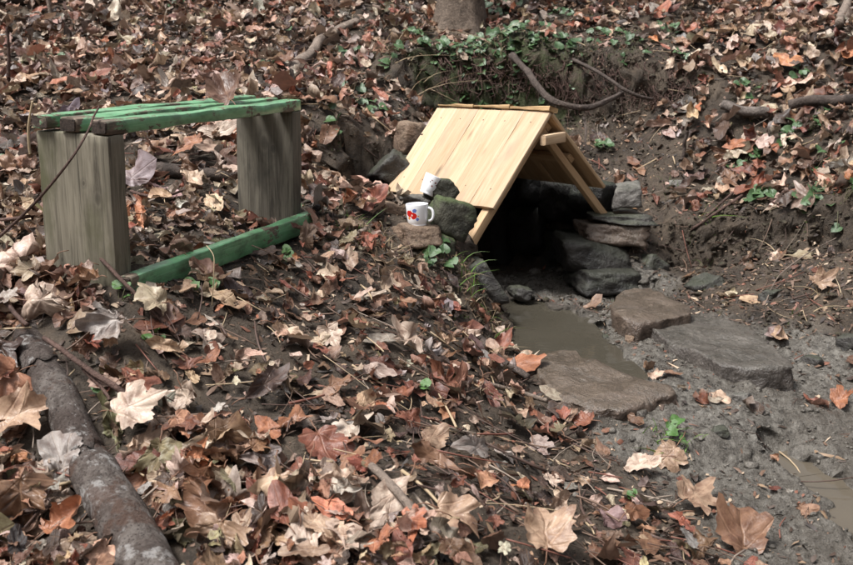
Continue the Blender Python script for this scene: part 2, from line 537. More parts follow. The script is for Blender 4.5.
GX = grid_axis([(-26, -6, 1.0), (-6, -3, .12), (-3, -.3, .024), (-.3, 2.1, .0115), (2.1, 3.6, .03), (3.6, 6, .12), (6, 26, 1.0)])
GY = grid_axis([(-16, 0, .8), (0, 1.3, .06), (1.3, 3.0, .013), (3.0, 4.4, .0125), (4.4, 6.6, .022), (6.6, 8.4, .06), (8.4, 30, .7)])
XX, YY = np.meshgrid(GX, GY)
# evaluate the smooth surface on a coarser lattice, then the detail on the fine one
ZB = height_raw(XX.ravel(), YY.ravel()).reshape(XX.shape)


def lookup(Z, x, y):
    i = np.clip(np.searchsorted(GX, x) - 1, 0, len(GX) - 2); j = np.clip(np.searchsorted(GY, y) - 1, 0, len(GY) - 2)
    fx = np.clip((x - GX[i]) / (GX[i + 1] - GX[i]), 0, 1); fy = np.clip((y - GY[j]) / (GY[j + 1] - GY[j]), 0, 1)
    return (Z[j, i] * (1 - fx) + Z[j, i + 1] * fx) * (1 - fy) + (Z[j + 1, i] * (1 - fx) + Z[j + 1, i + 1] * fx) * fy


def G(u, v, lift=0.0, Z=None):
    """the ground point seen at a pixel"""
    Z = ZB if Z is None else Z
    r = unp(u, v, 1.0)
    ts = np.arange(1.2, 9, .006)
    P = ts[:, None] * r
    below = P[:, 2] < lookup(Z, P[:, 0], P[:, 1]) + lift
    k = np.argmax(below) if below.any() else len(ts) - 1
    return P[k]


chp = np.array([G(u, v)[:2] for u, v, *_ in CH]); chv = np.array([c[2:] for c in CH])


def character(x, y):
    d2 = (np.asarray(x)[..., None] - chp[:, 0]) ** 2 + (np.asarray(y)[..., None] - chp[:, 1]) ** 2
    w = 1 / (d2 + .004) ** 1.7
    return (w[..., None] * chv).sum(-2) / w.sum(-1)[..., None]


CHG = np.zeros(XX.shape + (3,))
for j in range(0, XX.shape[0]):
    CHG[j] = character(XX[j], YY[j])
COVER, MUD, MOSS = CHG[..., 0], CHG[..., 1], CHG[..., 2]
psd = poly_sd(XX, YY, pool_w)
rd, rt = seg_dist(XX, YY, run_w)
rw = .035 + .02 * np.clip(rt, 0, 4)
ZF = ZB.copy()
near = (YY < 8) & (YY > .5) & (np.abs(XX) < 4.5)
det = .035 * fbm2(XX, YY, 2.2, 3, 1) * (1 - .6 * MUD) + .012 * fbm2(XX, YY, 9, 3, 2) + .008 * fbm2(XX, YY, 30, 3, 3)
clod = fbm2(XX, YY, 22, 4, 11)
rid = 1 - np.abs(fbm2(XX, YY, 14, 3, 21))
det += MUD * (.014 * np.clip(clod, -.4, 2) + .008 * rid + .009 * fbm2(XX, YY, 45, 3, 9))
bank = np.clip(1 - COVER * 1.6, 0, 1) * (1 - MUD)
det += bank * (.022 * fbm2(XX, YY, 12, 4, 14))
ZF += det * near
wob = .025 * fbm2(XX, YY, 12, 3, 31)
pm = sstep(.05, -.02, psd + wob)
ZF = ZF * (1 - pm) + np.minimum(ZF, POOL_Z - .05) * pm
shore = sstep(.16, .03, psd + wob) * (1 - pm)
ZF = np.where((shore > 0) & (YY < 4.2), ZF * (1 - .75 * shore) + (POOL_Z + .012 + .010 * np.clip(clod, -.6, 2)) * .75 * shore, ZF)
rimz = POOL_Z + .007 + .016 * np.clip(clod, -.3, 2) - .16 * np.clip(psd - .10, 0, 1)
ZF = np.where((pm < .5) & (psd < .40), np.maximum(ZF, rimz * sstep(.4, .3, psd) + ZF * (1 - sstep(.4, .3, psd))), ZF)
rm = sstep(1.5, .6, (rd + wob * .9) / rw)
ZF = ZF - rm * .055


def ground_z(x, y): return lookup(ZF, x, y)


def ground_n(x, y, e=.03):
    dx = (ground_z(x + e, y) - ground_z(x - e, y)) / (2 * e); dy = (ground_z(x, y + e) - ground_z(x, y - e)) / (2 * e)
    n = np.stack([-dx, -dy, np.ones_like(dx)], -1)
    return n / np.linalg.norm(n, axis=-1, keepdims=True)


def GF(u, v, lift=0.0): return G(u, v, lift, ZF)


ny, nx = XX.shape
idx = np.arange(nx * ny).reshape(ny, nx)
quads = np.stack([idx[:-1, :-1], idx[:-1, 1:], idx[1:, 1:], idx[1:, :-1]], -1).reshape(-1, 4)
gy_, gx_ = np.gradient(ZF, GY, GX)
steep = sstep(.7, 2.0, np.hypot(gx_, gy_)) * near
P3 = np.stack([XX, YY, ZF], -1)
XD = XX + steep * .035 * fbm(P3 * 13 + 5, 3, 61); YD = YY + steep * .06 * fbm(P3 * 11, 3, 62)
gme = big_mesh('ground', np.stack([XD, YD, ZF], -1).reshape(-1, 3), quads)
vattr(gme, 'mud', np.clip(MUD.ravel(), 0, 1)); vattr(gme, 'moss', np.clip(MOSS.ravel(), 0, 1))


def ground_material():
    k = MT('soil', .75, .4)
    v = k.coord()
    n1 = k.noise(v, 5, 6, .65); n2 = k.noise(v, 34, 6, .7); n3 = k.noise(v, 150, 4, .7); n4 = k.noise(v, 2.1, 3, .5)
    soil = k.ramp(n1, [(.3, (.014, .010, .007)), (.52, (.068, .050, .035)), (.75, (.150, .112, .078))])
    soil = k.mix(k.ramp(n2, [(.5, 0.0), (.72, .7)]), soil, (.12, .085, .058))
    soil = k.mix(k.ramp(n3, [(.55, 0.0), (.72, .55)]), soil, (.19, .15, .115))
    mud = k.ramp(n2, [(.34, (.050, .044, .037)), (.5, (.155, .141, .121)), (.68, (.29, .27, .238))])
    mud = k.mix(k.ramp(n3, [(.5, 0.0), (.7, .5)]), mud, (.27, .245, .21))
    mud = k.mix(k.ramp(n4, [(.4, 0.0), (.62, .55)]), mud, (.105, .089, .072))
    mm = k.attr('mud')
    mask = k.ramp(k.math('ADD', mm, k.math('MULTIPLY', k.math('SUBTRACT', n1, .5), .7)), [(.35, 0.0), (.65, 1.0)])
    c = k.mix(mask, soil, mud)
    mo = k.math('ADD', k.attr('moss'), k.math('MULTIPLY', k.math('SUBTRACT', k.noise(v, 12, 5, .7), .5), 1.6))
    c = k.mix(k.ramp(mo, [(.55, 0.0), (.9, .85)]), c, k.mix(n3, (.02, .03, .008), (.06, .085, .018)))
    k.base(c)
    rr = k.mix(mask, k.math('ADD', .62, k.math('MULTIPLY', n2, .3)), k.math('SUBTRACT', k.math('MULTIPLY', n2, .9), .14))
    k.rough(rr)
    b = k.bump(n2, 1.0, .03)
    k.bump(n3, .9, .009, b)
    return k.m


tag(obj('ground', gme, ground_material()), kind='structure')

# ------------------------------------------------------------------ water
def water_material(name, c):
    k = MT(name, .05, .5)
    k.b.inputs['IOR'].default_value = 1.33
    v = k.coord()
    k.base(k.mix(k.noise(v, 4, 4, .6), c, tuple(x * .7 for x in c)))
    k.bump(k.noise(k.mapv(v, (1, 1, 1)), 9, 3, .5), .10, .02)
    return k.m


def water_sheet(name, P, z, mat):
    P = np.asarray(P); c = P.mean(0)
    V = [(*c, z)] + [(x, y, z) for x, y in P]
    n = len(P)
    return tag(obj(name, mesh_from(name, V, [(0, 1 + i, 1 + (i + 1) % n) for i in range(n)]), mat), kind='structure')


wm = water_material('murky_water', (.060, .053, .040))
cen = pool_w.mean(0)
under = np.array([rpt(-.33, .75, 0)[:2], rpt(.38, .75, 0)[:2], rpt(.45, -.1, 0)[:2]])
big = np.vstack([cen + (pool_w - cen) * 1.13])
water_sheet('pool_water', big, POOL_Z, wm)
# water under the roof behind the earth step
# runnel
left, right = [], []
for i in range(0, 41):
    t = i / 10
    a = min(int(t), 3); f = t - a
    p = run_w[a] * (1 - f) + run_w[a + 1] * f
    d = run_w[a + 1] - run_w[a]; d = d / np.linalg.norm(d); nn = np.array([-d[1], d[0]])
    w = (.035 + .02 * t) * 1.9
    z = lookup(ZB, np.array([p[0]]), np.array([p[1]]))[0] - .030
    left.append((p[0] + nn[0] * w, p[1] + nn[1] * w, z)); right.append((p[0] - nn[0] * w, p[1] - nn[1] * w, z))
zs = np.array([l[2] for l in left]); zs = np.minimum.accumulate(zs)
zs = np.convolve(np.pad(zs, 4, mode='edge'), np.ones(9) / 9, 'valid')
V = [(l[0], l[1], z) for l, z in zip(left, zs)] + [(r[0], r[1], z) for r, z in zip(right, zs)]
n = len(left)
tag(obj('stream_water', mesh_from('stream_water', V, [(i, i + 1, n + i + 1, n + i) for i in range(n - 1)]), water_material('brown_stream_water', (.105, .088, .066))), kind='structure')


# ------------------------------------------------------------------ planks
def plank_mesh(name, sx, sy, sz, seed=0, bev=.004, rough=.0015, ny=24, taper_end=0.0, nx=4):
    """box centred in x and z, from y=0 to sy, with worn edges; grain along y"""
    prof = []
    hx, hz = sx / 2, sz / 2
    b = min(bev, hx * .4, hz * .4)
    side = [(-hx + b, -hz), *[(-hx + b + (2 * hx - 2 * b) * i / nx, -hz) for i in range(1, nx)], (hx - b, -hz), (hx - b * .3, -hz + b * .3), (hx, -hz + b), (hx, 0), (hx, hz - b), (hx - b * .3, hz - b * .3)]
    prof = side + [(-x, -z) for x, z in side]
    m = len(prof)
    V = []; Fs = []
    ys = np.concatenate([[0, b], np.linspace(0, sy, ny + 1)[1:-1], [sy - b, sy]])
    P = np.array(prof)
    for q, y in enumerate(ys):
        s = 1 - (b / max(hx, hz) * .6 if q in (0, len(ys) - 1) else 0)
        ring = np.column_stack([P[:, 0] * s, np.full(m, y), P[:, 1] * (1 - (b / hz * .4 if q in (0, len(ys) - 1) else 0))])
        nse = fbm(np.column_stack([ring[:, 0] * 14 + seed * 3.1, ring[:, 1] * 5, ring[:, 2] * 14 + seed]), 3, seed)
        edge = (np.abs(P[:, 0]) > hx - 1.5 * b) & (np.abs(P[:, 1]) > hz - 1.5 * b)
        ch = np.clip(fbm(np.column_stack([ring[:, 0] * 0 + seed, ring[:, 1] * 9, ring[:, 2] * 0 + np.sign(P[:, 0]) * 3 + np.sign(P[:, 1])]), 3, seed + 5), 0, 1)
        k = 1 + nse[:, None] * np.array([rough / hx, 0, rough / hz]) - (edge * ch)[:, None] * np.array([1.2 * b / hx, 0, 1.2 * b / hz]) * .7
        ring = ring * np.array([k[:, 0], np.ones(m), k[:, 2]]).T
        if q in (0, len(ys) - 1):
            ring[:, 1] += (nse * .004) * (1 if q == 0 else -1) + taper_end * ch * (1 if q == 0 else -1)
        V += list(ring)
    R = len(ys)
    for q in range(R - 1):
        for i in range(m):
            j = (i + 1) % m
            Fs.append((q * m + i, q * m + j, (q + 1) * m + j, (q + 1) * m + i))
    Fs.append(tuple(range(m)))
    Fs.append(tuple((R - 1) * m + i for i in reversed(range(m))))
    me = mesh_from(name, V, [f[::-1] for f in Fs], smooth=False)
    me.polygons.foreach_set('use_smooth', [True] * (len(me.polygons) - 2) + [False, False])
    try:
        me.set_sharp_from_angle(angle=math.radians(38))
    except Exception:
        pass
    return me


def frame(origin, ydir, zhint):
    y = np.asarray(ydir, float); y = y / np.linalg.norm(y)
    z = np.asarray(zhint, float); z = z - y * (z @ y); z = z / np.linalg.norm(z)
    x = np.cross(y, z)
    return mat4(np.column_stack([x, y, z]), origin)


def painted_material():
    k = MT('worn_green_paint', .42, .45)
    off = k.math('MULTIPLY', k.rand(), 37.0)
    co = k.n('ShaderNodeCombineXYZ'); k.put(co.inputs[0], off); k.put(co.inputs[1], off)
    v0 = k.coord(); v = k.vmath('ADD', v0, co.outputs[0])
    g = k.noise(k.mapv(v, (70, 2.2, 70)), 1.2, 4, .65, .6)
    n1 = k.noise(v, 9, 5, .6)
    paint = k.ramp(n1, [(.3, (.078, .235, .105)), (.7, (.165, .36, .185))])
    paint = k.mix(k.ramp(g, [(.48, 0.0), (.75, .5)]), paint, (.30, .48, .31))
    woodc = k.ramp(k.noise(k.mapv(v, (90, 3, 90)), 1.5, 4, .6), [(.3, (.05, .034, .024)), (.7, (.20, .15, .11))])
    wearn = k.noise(k.mapv(v, (14, 6, 14)), 1.3, 6, .7)
    s = k.n('ShaderNodeSeparateXYZ'); k.put(s.inputs[0], v0)
    # more flaking near the ends of a plank
    endw = k.ramp(s.outputs[1], [(.0, .16), (.05, .05), (.12, 0.0)])
    geo = k.n('ShaderNodeNewGeometry')
    edge = k.ramp(geo.outputs['Pointiness'], [(.50, 0.0), (.62, .16)])
    wear = k.ramp(k.math('ADD', wearn, k.math('ADD', endw, edge)), [(.59, 0.0), (.63, 1.0)])
    c = k.mix(wear, paint, woodc)
    dirt = k.ramp(k.noise(k.mapv(v, (10, 5, 10)), 2.4, 6, .7), [(.48, 0.0), (.68, .75)])
    c = k.mix(dirt, c, (.045, .055, .035))
    k.base(c)
    k.rough(k.math('ADD', .32, k.math('MULTIPLY', wear, .4)))
    h = k.math('SUBTRACT', g, k.math('MULTIPLY', wear, .9))
    k.bump(h, .4, .003)
    return k.m


M_paint = painted_material()
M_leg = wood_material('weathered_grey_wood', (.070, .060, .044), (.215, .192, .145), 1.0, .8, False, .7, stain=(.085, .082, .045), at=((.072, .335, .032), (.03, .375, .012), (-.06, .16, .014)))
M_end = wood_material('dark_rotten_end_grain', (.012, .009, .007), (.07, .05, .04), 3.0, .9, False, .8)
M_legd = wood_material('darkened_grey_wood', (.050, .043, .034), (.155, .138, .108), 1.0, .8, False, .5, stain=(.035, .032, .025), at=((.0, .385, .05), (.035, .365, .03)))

bench = empty('low_bench', M=mat4(BENCH_R, BENCH_O))
tag(bench, 'low bench of green painted planks on grey board legs', 'bench')
pw = .056
for i, (x0, ylo, yhi) in enumerate([(-BW + pw / 2, -.012, BL - .01), (-BW / 2 - .002, -.006, BL + .0), (-pw / 2, .006, BL)]):
    me = plank_mesh('seat_plank', pw, yhi - ylo, BTH, 11 + i, .006, .0022, 40, .012 if i == 2 else .004)
    p = obj('seat_plank', me, M_paint, bench, M=mat4(np.eye(3), (x0, ylo, BH - BTH / 2 + (.007, .0035, 0)[i])))
    e = plank_mesh('end_grain', pw - .007, .006, BTH - .007, 31 + i, .003, .001, 2, .0)
    obj('end_grain', e, M_end, p, M=mat4(np.eye(3), (0, -.0035, 0)))
    for yy in (.035, BL - .05):
        a = [(math.cos(t) * .006, math.sin(t) * .006, 0.0) for t in np.linspace(0, 2 * math.pi, 11)[:-1]]
        nv = a + [(x * .7, y * .7, .002) for x, y, _ in a]
        nm = mesh_from('nail_head', nv, [(i2, (i2 + 1) % 10, 10 + (i2 + 1) % 10, 10 + i2) for i2 in range(10)] + [tuple(range(10, 20))])
        if i == 0 and yy == .035: M_rust = MT('rusty_iron', .7); M_rust.base((.06, .028, .016)); M_rust = M_rust.m
        obj('nail_head', nm, M_rust, p, M=mat4(np.eye(3), (0, yy, BTH / 2 - .0005)))
up_frame = lambda x, y, z: mat4(np.column_stack([[1, 0, 0], [0, 0, 1], [0, -1, 0]]), (x, y, z))   # plank y -> bench z


def leg_board(w, xc, y, zlo, seed, mat):
    me = plank_mesh('leg', w, BH - BTH - zlo - .001, BLT, seed, .004, .002, 20, .0, 6)
    return obj('leg', me, mat, bench, M=up_frame(xc, y, zlo))


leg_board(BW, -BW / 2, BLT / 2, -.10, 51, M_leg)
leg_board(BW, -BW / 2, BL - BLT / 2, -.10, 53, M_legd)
me = plank_mesh('stretcher', .042, BL + .012, .066, 61, .005, .0018, 40, .004)
st = obj('stretcher', me, M_paint, bench, M=mat4(np.eye(3), (.0225, .006, .000)))
obj('end_grain', plank_mesh('end_grain', .036, .006, .060, 66, .003, .001, 2), M_end, st, M=mat4(np.eye(3), (0, -.0035, 0)))

# ------------------------------------------------------------------ spring shelter
M_pine = wood_material('fresh_pine', (.40, .268, .155), (.52, .385, .258), .8, .55, True, .18, stain=(.36, .265, .18))
M_pine2 = wood_material('pine_batten', (.34, .215, .115), (.50, .35, .21), .9, .6, False, .25)
M_shade_board = wood_material('shade_black_board', (.005, .004, .003), (.016, .012, .010), 1., .8, False, .4)  # near black: the shelter's inner shade put into the board colour
M_barkstrip = wood_material('bark_edged_strip', (.14, .08, .035), (.50, .34, .18), 1.4, .8, False, .6)

shelter = empty('spring_shelter', M=mat4(ROOF_R, ROOF_O))
tag(shelter, 'small gabled roof of fresh pale planks over the dark spring', 'shelter')
sa, ca, sb, cb = math.sin(AL), math.cos(AL), math.sin(AR), math.cos(AR)
NL = 5
bw = RL / NL
rs = np.random.default_rng(3)
for i in range(NL):
    w = bw - .0004
    extra = [0, .004, -.006, .003, -.004][i]
    me = plank_mesh('roof_plank', w, SL + extra, .018, 71 + i, .002, .0006, 16)
    # y runs down the left slope
    yd = np.array([-sa, 0, -ca]); zd = np.array([-ca, 0, sa])
    o = np.array([0, bw * (i + .5), 0]) + zd * (.0 + [0, .0004, -.0003, .0002, 0][i])
    obj('roof_plank', me, M_pine, shelter, M=frame(o, yd, zd))
for i in range(NL):
    w = bw - .0004
    me = plank_mesh('roof_plank', w, SR, .018, 81 + i, .002, .0006, 16)
    yd = np.array([sb, 0, -cb]); zd = np.array([cb, 0, sb])
    o = np.array([.006, bw * (i + .5), -.006]) + zd * [0, .0004, -.0003, .0002, 0][i]
    obj('roof_plank', me, M_pine2, shelter, M=frame(o, yd, zd))
for i in range(3):
    me = plank_mesh('ridge_strip', .040, RL * .35, .008, 91 + i, .003, .009, 34, .012)
    zz = np.array([.3, 0, 1.0]); zz /= np.linalg.norm(zz)
    obj('ridge_strip', me, M_barkstrip, shelter, M=frame(np.array([.012, RL * (.0 + .325 * i) - .004, .013 + .002 * (i % 2)]), (0, 1, .004 * (i - 1)), zz))
for i in range(NL):      # nail heads along the boards
    for sdn in (.06, SL - .09):
        yd = np.array([-sa, 0, -ca]); zd = np.array([-ca, 0, sa])
        a = [(math.cos(t) * .0035, math.sin(t) * .0035, 0.0) for t in np.linspace(0, 2 * math.pi, 9)[:-1]]
        nm = mesh_from('nail_head', a + [(x * .6, y * .6, .001) for x, y, _ in a], [(q, (q + 1) % 8, 8 + (q + 1) % 8, 8 + q) for q in range(8)] + [tuple(range(8, 16))])
        obj('nail_head', nm, M_rust, shelter, M=frame(np.array([0, bw * (i + .5) + .01 * (i % 2), 0]) + yd * sdn + zd * .0095, yd, zd))
# rafters (front and back pairs), standing in from the roof edge
for yr, nm in ((RO + .02, 0), (RL - .06, 1)):
    for s, an, ln, sd in ((-1, AL, SL + EL, 101), (1, AR, SR + ER, 102)):
        yd = np.array([s * math.sin(an), 0, -math.cos(an)]); zd = np.array([s * math.cos(an), 0, math.sin(an)])
        gap = .031 if s < 0 else .058
        me = plank_mesh('rafter', .044 if s < 0 else .036, ln - .04 - .26 * nm, .040 if s < 0 else .034, sd + nm, .002, .0008, 14)
        obj('rafter', me, M_pine2, shelter, M=frame(np.array([0, yr, 0]) + yd * .045 - zd * gap, yd, zd))
# purlins between the right boards and the rafter, and one on the left
for s, an, dn in ((1, AR, .27), (1, AR, .06), (-1, AL, .40)):
    yd = np.array([s * math.sin(an), 0, -math.cos(an)]); zd = np.array([s * math.cos(an), 0, math.sin(an)])
    me = plank_mesh('purlin', .042, RL - .06, .026, 111, .002, .0008, 10)
    if s > 0:
        o = np.array([0, .045, 0]) + yd * dn - zd * .0255
    else:
        o = np.array([0, .085, 0]) + yd * dn - zd * .0655
    obj('purlin', me, M_pine2, shelter, M=frame(o, (0, 1, 0), zd))
# unseen boards added across the back gable to keep skylight out
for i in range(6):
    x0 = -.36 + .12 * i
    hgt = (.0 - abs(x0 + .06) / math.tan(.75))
    me = plank_mesh('added_back_board', .119, .92 + hgt, .016, 131 + i, .002, .0006, 8)
    obj('added_back_board', me, M_shade_board, shelter, M=frame(np.array([x0 + .06, RL - .012, -.97]), (0, 0, 1), (0, 1, 0)))
# short collar block nailed across the front rafters
me = plank_mesh('collar', .034, .125, .042, 121, .002, .0008, 6)
obj('collar', me, M_pine, shelter, M=frame(np.array([-.062, RO - .052, -.112]), (1, 0, .05), (0, 0, 1)))


# ------------------------------------------------------------------ stones
def ico(sub):
    import bmesh
    bm = bmesh.new(); bmesh.ops.create_icosphere(bm, subdivisions=sub, radius=1)
    V = np.array([v.co[:] for v in bm.verts]); F_ = [[v.index for v in f.verts] for f in bm.faces]
    bm.free()
    return V, np.array(F_)


ICO4, ICO1 = ico(4), ico(1)


def boulder_mesh(name, dims, seed, planes=14, sharp=26, nz=.09):
    r = np.random.default_rng(seed)
    N = np.vstack([np.eye(3), -np.eye(3), r.normal(size=(planes - 6, 3))])
    N[:6] += r.normal(size=(6, 3)) * .14
    N /= np.linalg.norm(N, axis=1, keepdims=True)
    h = np.concatenate([r.uniform(.82, 1.0, 6), r.uniform(.86, 1.25, planes - 6)])
    V = ICO4[0]
    d = np.clip(V @ N.T / h, 0, None)
    rad = (d ** sharp).sum(1) ** (-1 / sharp)
    P = V * rad[:, None]
    P *= (1 + nz * fbm(P * 1.6 + seed, 4, seed))[:, None] + .030 * fbm(P * 6 + seed, 4, seed)[:, None] - .05 * np.clip(np.abs(fbm(P * 2.6 + seed, 3, seed + 9)) * -6 + .5, 0, 1)[:, None]
    return mesh_from(name, P * np.array(dims) / 2, ICO4[1])


def slab_mesh(name, poly, thick, seed, bev=.015, relief=.01, N=110, tilt=(0, 0)):
    """poly: world xy of the top outline; mesh is local around its centroid, top at z=0"""
    P = np.asarray(poly, float); c = P.mean(0); P = P - c
    Q = np.vstack([P, P[:1]])
    L = np.concatenate([[0], np.cumsum(np.linalg.norm(np.diff(Q, axis=0), axis=1))])
    t = np.linspace(0, L[-1], N + 1)[:-1]
    ring = np.column_stack([np.interp(t, L, Q[:, 0]), np.interp(t, L, Q[:, 1])])
    for _ in range(1):
        ring = .25 * np.roll(ring, 1, 0) + .5 * ring + .25 * np.roll(ring, -1, 0)
    ring *= (1 + .05 * fbm(np.column_stack([ring * 14, np.full(N, seed)]), 3, seed))[:, None]
    rad = np.linalg.norm(ring, axis=1, keepdims=True)
    rows = [(.99, -thick), (1.0, -thick * .7), (1.005, -thick * .4), (1.0, -bev * 1.3), (.99, -bev * .5)]
    rows2 = [(.97, -bev * .12)] + [(s, 0) for s in np.linspace(.9, .08, 14)]
    V = []; Fs = []
    for q, (s, z) in enumerate(rows + rows2):
        xy = ring * s
        p3 = np.column_stack([xy * 16, np.full(N, seed + z * 20)])
        zz = np.full(N, z) + relief * fbm(np.column_stack([xy * 9, np.full(N, seed * 1.3)]), 4, seed) * (1 if q >= 4 else .4)
        if q < 4:
            xy = xy * (1 + .045 * fbm(p3 * 1.5, 4, seed + 3))[:, None]
        zz += xy[:, 0] * tilt[0] + xy[:, 1] * tilt[1]
        V += list(np.column_stack([xy, zz]))
    R = len(rows + rows2)
    for q in range(R - 1):
        for i in range(N):
            j = (i + 1) % N
            Fs.append((q * N + i, q * N + j, (q + 1) * N + j, (q + 1) * N + i))
    V.append((0, 0, 0)); Fs += [((R - 1) * N + i, (R - 1) * N + (i + 1) % N, len(V) - 1) for i in range(N)]
    a = sum(P[i - 1][0] * P[i][1] - P[i][0] * P[i - 1][1] for i in range(len(P)))
    if a < 0:
        Fs = [f[::-1] for f in Fs]
    return mesh_from(name, V, Fs), c


M_moss = stone_material('mossy_stone', (.022, .022, .016), (.085, .080, .058), .95, .75)
M_grey = stone_material('grey_stone', (.05, .045, .04), (.19, .175, .16), .15, .7)
M_dark = stone_material('dark_damp_stone', (.016, .0145, .0135), (.062, .056, .050), .25, .55)
M_blk = stone_material('blackish_wet_boulder', (.009, .008, .0075), (.040, .036, .032), .15, .5)
M_shade_stone = stone_material('shade_black_stone', (.004, .0035, .003), (.014, .0125, .011), .2, .6)  # stone colour taken down to black to carry the shade under the roof
M_brown = stone_material('brown_stone', (.07, .042, .028), (.24, .165, .115), .1, .7)
M_slab = stone_material('wet_slab', (.040, .028, .021), (.135, .100, .078), .08, .32)
M_slabg = stone_material('wet_grey_slab', (.032, .027, .024), (.120, .104, .092), .08, .28)
SLABS = []


def slab(label, px, z, thick, seed, mat, tilt=(0, 0), relief=.010, bev=.009):
    W = np.array([unp_z(u, v, z)[:2] for u, v in px])
    me, c = slab_mesh('flat_stone', W, thick, seed, bev, relief, tilt=tilt)
    o = obj('flat_stone', me, mat, loc=(c[0], c[1], z))
    SLABS.append(W)
    return tag(o, label, 'stone', 'flat stones by the pool')


slab('brown flat stone at the head of the pool, smaller than the slab beside it', [(608, 306), (620, 293), (650, 288), (692, 307), (690, 313), (640, 322), (622, 318)], -.935, .12, 3, M_slab, (.0, .02))
slab('long dark wet slab lying on the mud right of the pool', [(643, 325), (690, 315), (735, 322), (752, 330), (798, 366), (760, 367), (720, 364), (700, 352), (668, 340)], -.976, .10, 4, M_slabg, (0, .015))
slab('half sunk wet flat stone at the near edge of the pool', [(534, 362), (556, 350), (574, 350), (580, 358), (628, 372), (672, 389), (673, 396), (622, 407), (575, 400), (545, 385)], -.992, .09, 5, M_slab, (.02, .02), .014)


def boulder(label, u, v, d, wp, hp, dep, seed, mat, rz=0., tilt=0., planes=14, sharp=26, name='stone', group=None):
    c = unp(u, v, d)
    w, h = wp * d / FPX, hp * d / FPX
    me = boulder_mesh(name, (w, dep, h), seed, planes, sharp * 1.5)
    R = rot(rz, 0, tilt)
    o = obj(name, me, mat, M=mat4(R, c))
    return tag(o, label, 'stone', group)


boulder('upper angular brown mossy stone leaning on the planks behind the mugs', 440, 190, 3.72, 33, 27, .10, 11, M_moss, .3, .25, 11, 22)
boulder('large blocky green mossy stone right of the flowered mug', 450, 216, 3.56, 44, 36, .14, 12, M_moss, .25, .30, 10, 20)
boulder('pale flat stone the tilted mug stands on', 411, 199.5, 3.72, 34, 10, .14, 13, M_grey, .1, .05)
boulder('small pale flat stone at the roof corner left of the mugs', 384, 199, 3.8, 26, 10, .10, 14, M_grey, .3, -.05)
boulder('brown lump of stone left of the flowered mug', 394, 213, 3.66, 30, 24, .12, 15, M_brown, .2, .1)
boulder('brown stone under the flowered mug', 419, 234.5, 3.50, 46, 20, .15, 16, M_brown, .1, .05)
boulder('dark wet stone under the foot of the left rafter', 481, 284, 3.62, 28, 56, .16, 17, M_dark, .3, -.45, 12, 14)
boulder('low mossy stone below the large mossy one', 438, 243, 3.55, 34, 24, .12, 18, M_moss, .3, .1)
boulder('rounded grey brown stone behind the far roof corner', 411, 140, 4.62, 30, 36, .16, 19, M_brown, .3, .2, 12, 12)
boulder('tilted dark stone block below the rounded one at the roof corner', 391, 168, 4.5, 26, 40, .16, 20, M_dark, .2, .75, 8, 22)
boulder('pale square stone on top of the wall right of the roof', 627, 197, 4.34, 29, 25, .14, 21, M_grey, .15, -.05, 8, 26)
boulder('thin dark stone between the square one and the wall below', 617, 217, 4.36, 60, 11, .20, 22, M_dark, .1, .03, 10, 18)
boulder('long brown grey stone in the wall under the right rafter', 607, 231, 4.36, 62, 22, .22, 23, M_slab, .1, .04, 10, 20)
boulder('big dark block in the wall under the long brown grey stone', 594, 255, 4.33, 74, 34, .28, 24, M_blk, .1, .10, 9, 26)
boulder('dark bottom stone of the wall beside the pool', 604, 277, 4.28, 66, 24, .28, 34, M_blk, .15, .06, 9, 24)
boulder('dark stone tucked beside the pool boulder, half in mud', 650, 268, 4.32, 32, 32, .2, 25, M_dark, .2, .2)
boulder('dark stone lying tilted at the foot of the earth bank', 706, 288, 3.98, 34, 22, .12, 26, M_dark, .5, -.5)
boulder('dark stone deep inside the shelter', 560, 268, 4.85, 50, 34, .25, 27, M_dark, .3, .1)
boulder('low stone at the left side of the pool', 521, 293, 3.95, 22, 14, .1, 29, M_dark, .4, 0)
for k, (x, y, z, w, dp, h, lb) in enumerate([(.47, .36, -.70, .20, .26, .20, 'added shade-black stone low in the inner right wall of the shelter'), (.46, .38, -.47, .20, .28, .23, 'added shade-black stone high in the inner right wall of the shelter'), (.47, .62, -.66, .2, .26, .26, 'added shade-black stone at the back of the inner right wall'), (.45, .64, -.40, .2, .28, .24, 'added shade-black top stone at the back of the inner right wall'),
                                            (.45, .14, -.66, .16, .2, .24, 'added shade-black stone behind the wall stones at the right rafter'), (.44, .16, -.44, .14, .22, .18, 'added shade-black stone under the right roof boards'), (.42, .80, -.66, .24, .16, .66, 'added shade-black stone in the far right corner under the roof'), (-.47, .30, -.56, .16, .30, .34, 'added shade-black stone in the inner left wall of the shelter'), (-.47, .60, -.56, .16, .30, .34, 'added shade-black stone at the back of the inner left wall')]):
    me = boulder_mesh('stone', (w, dp, h), 140 + k)  # stones added inside the hollow to shut out light, shade in their colour
    tag(obj('stone', me, M_shade_stone, M=mat4(ROOF_R @ rot(.1 * (k % 3 - 1), 0, 0), rpt(x, y, z))), lb, 'stone', 'added light-blocking stones inside the shelter')
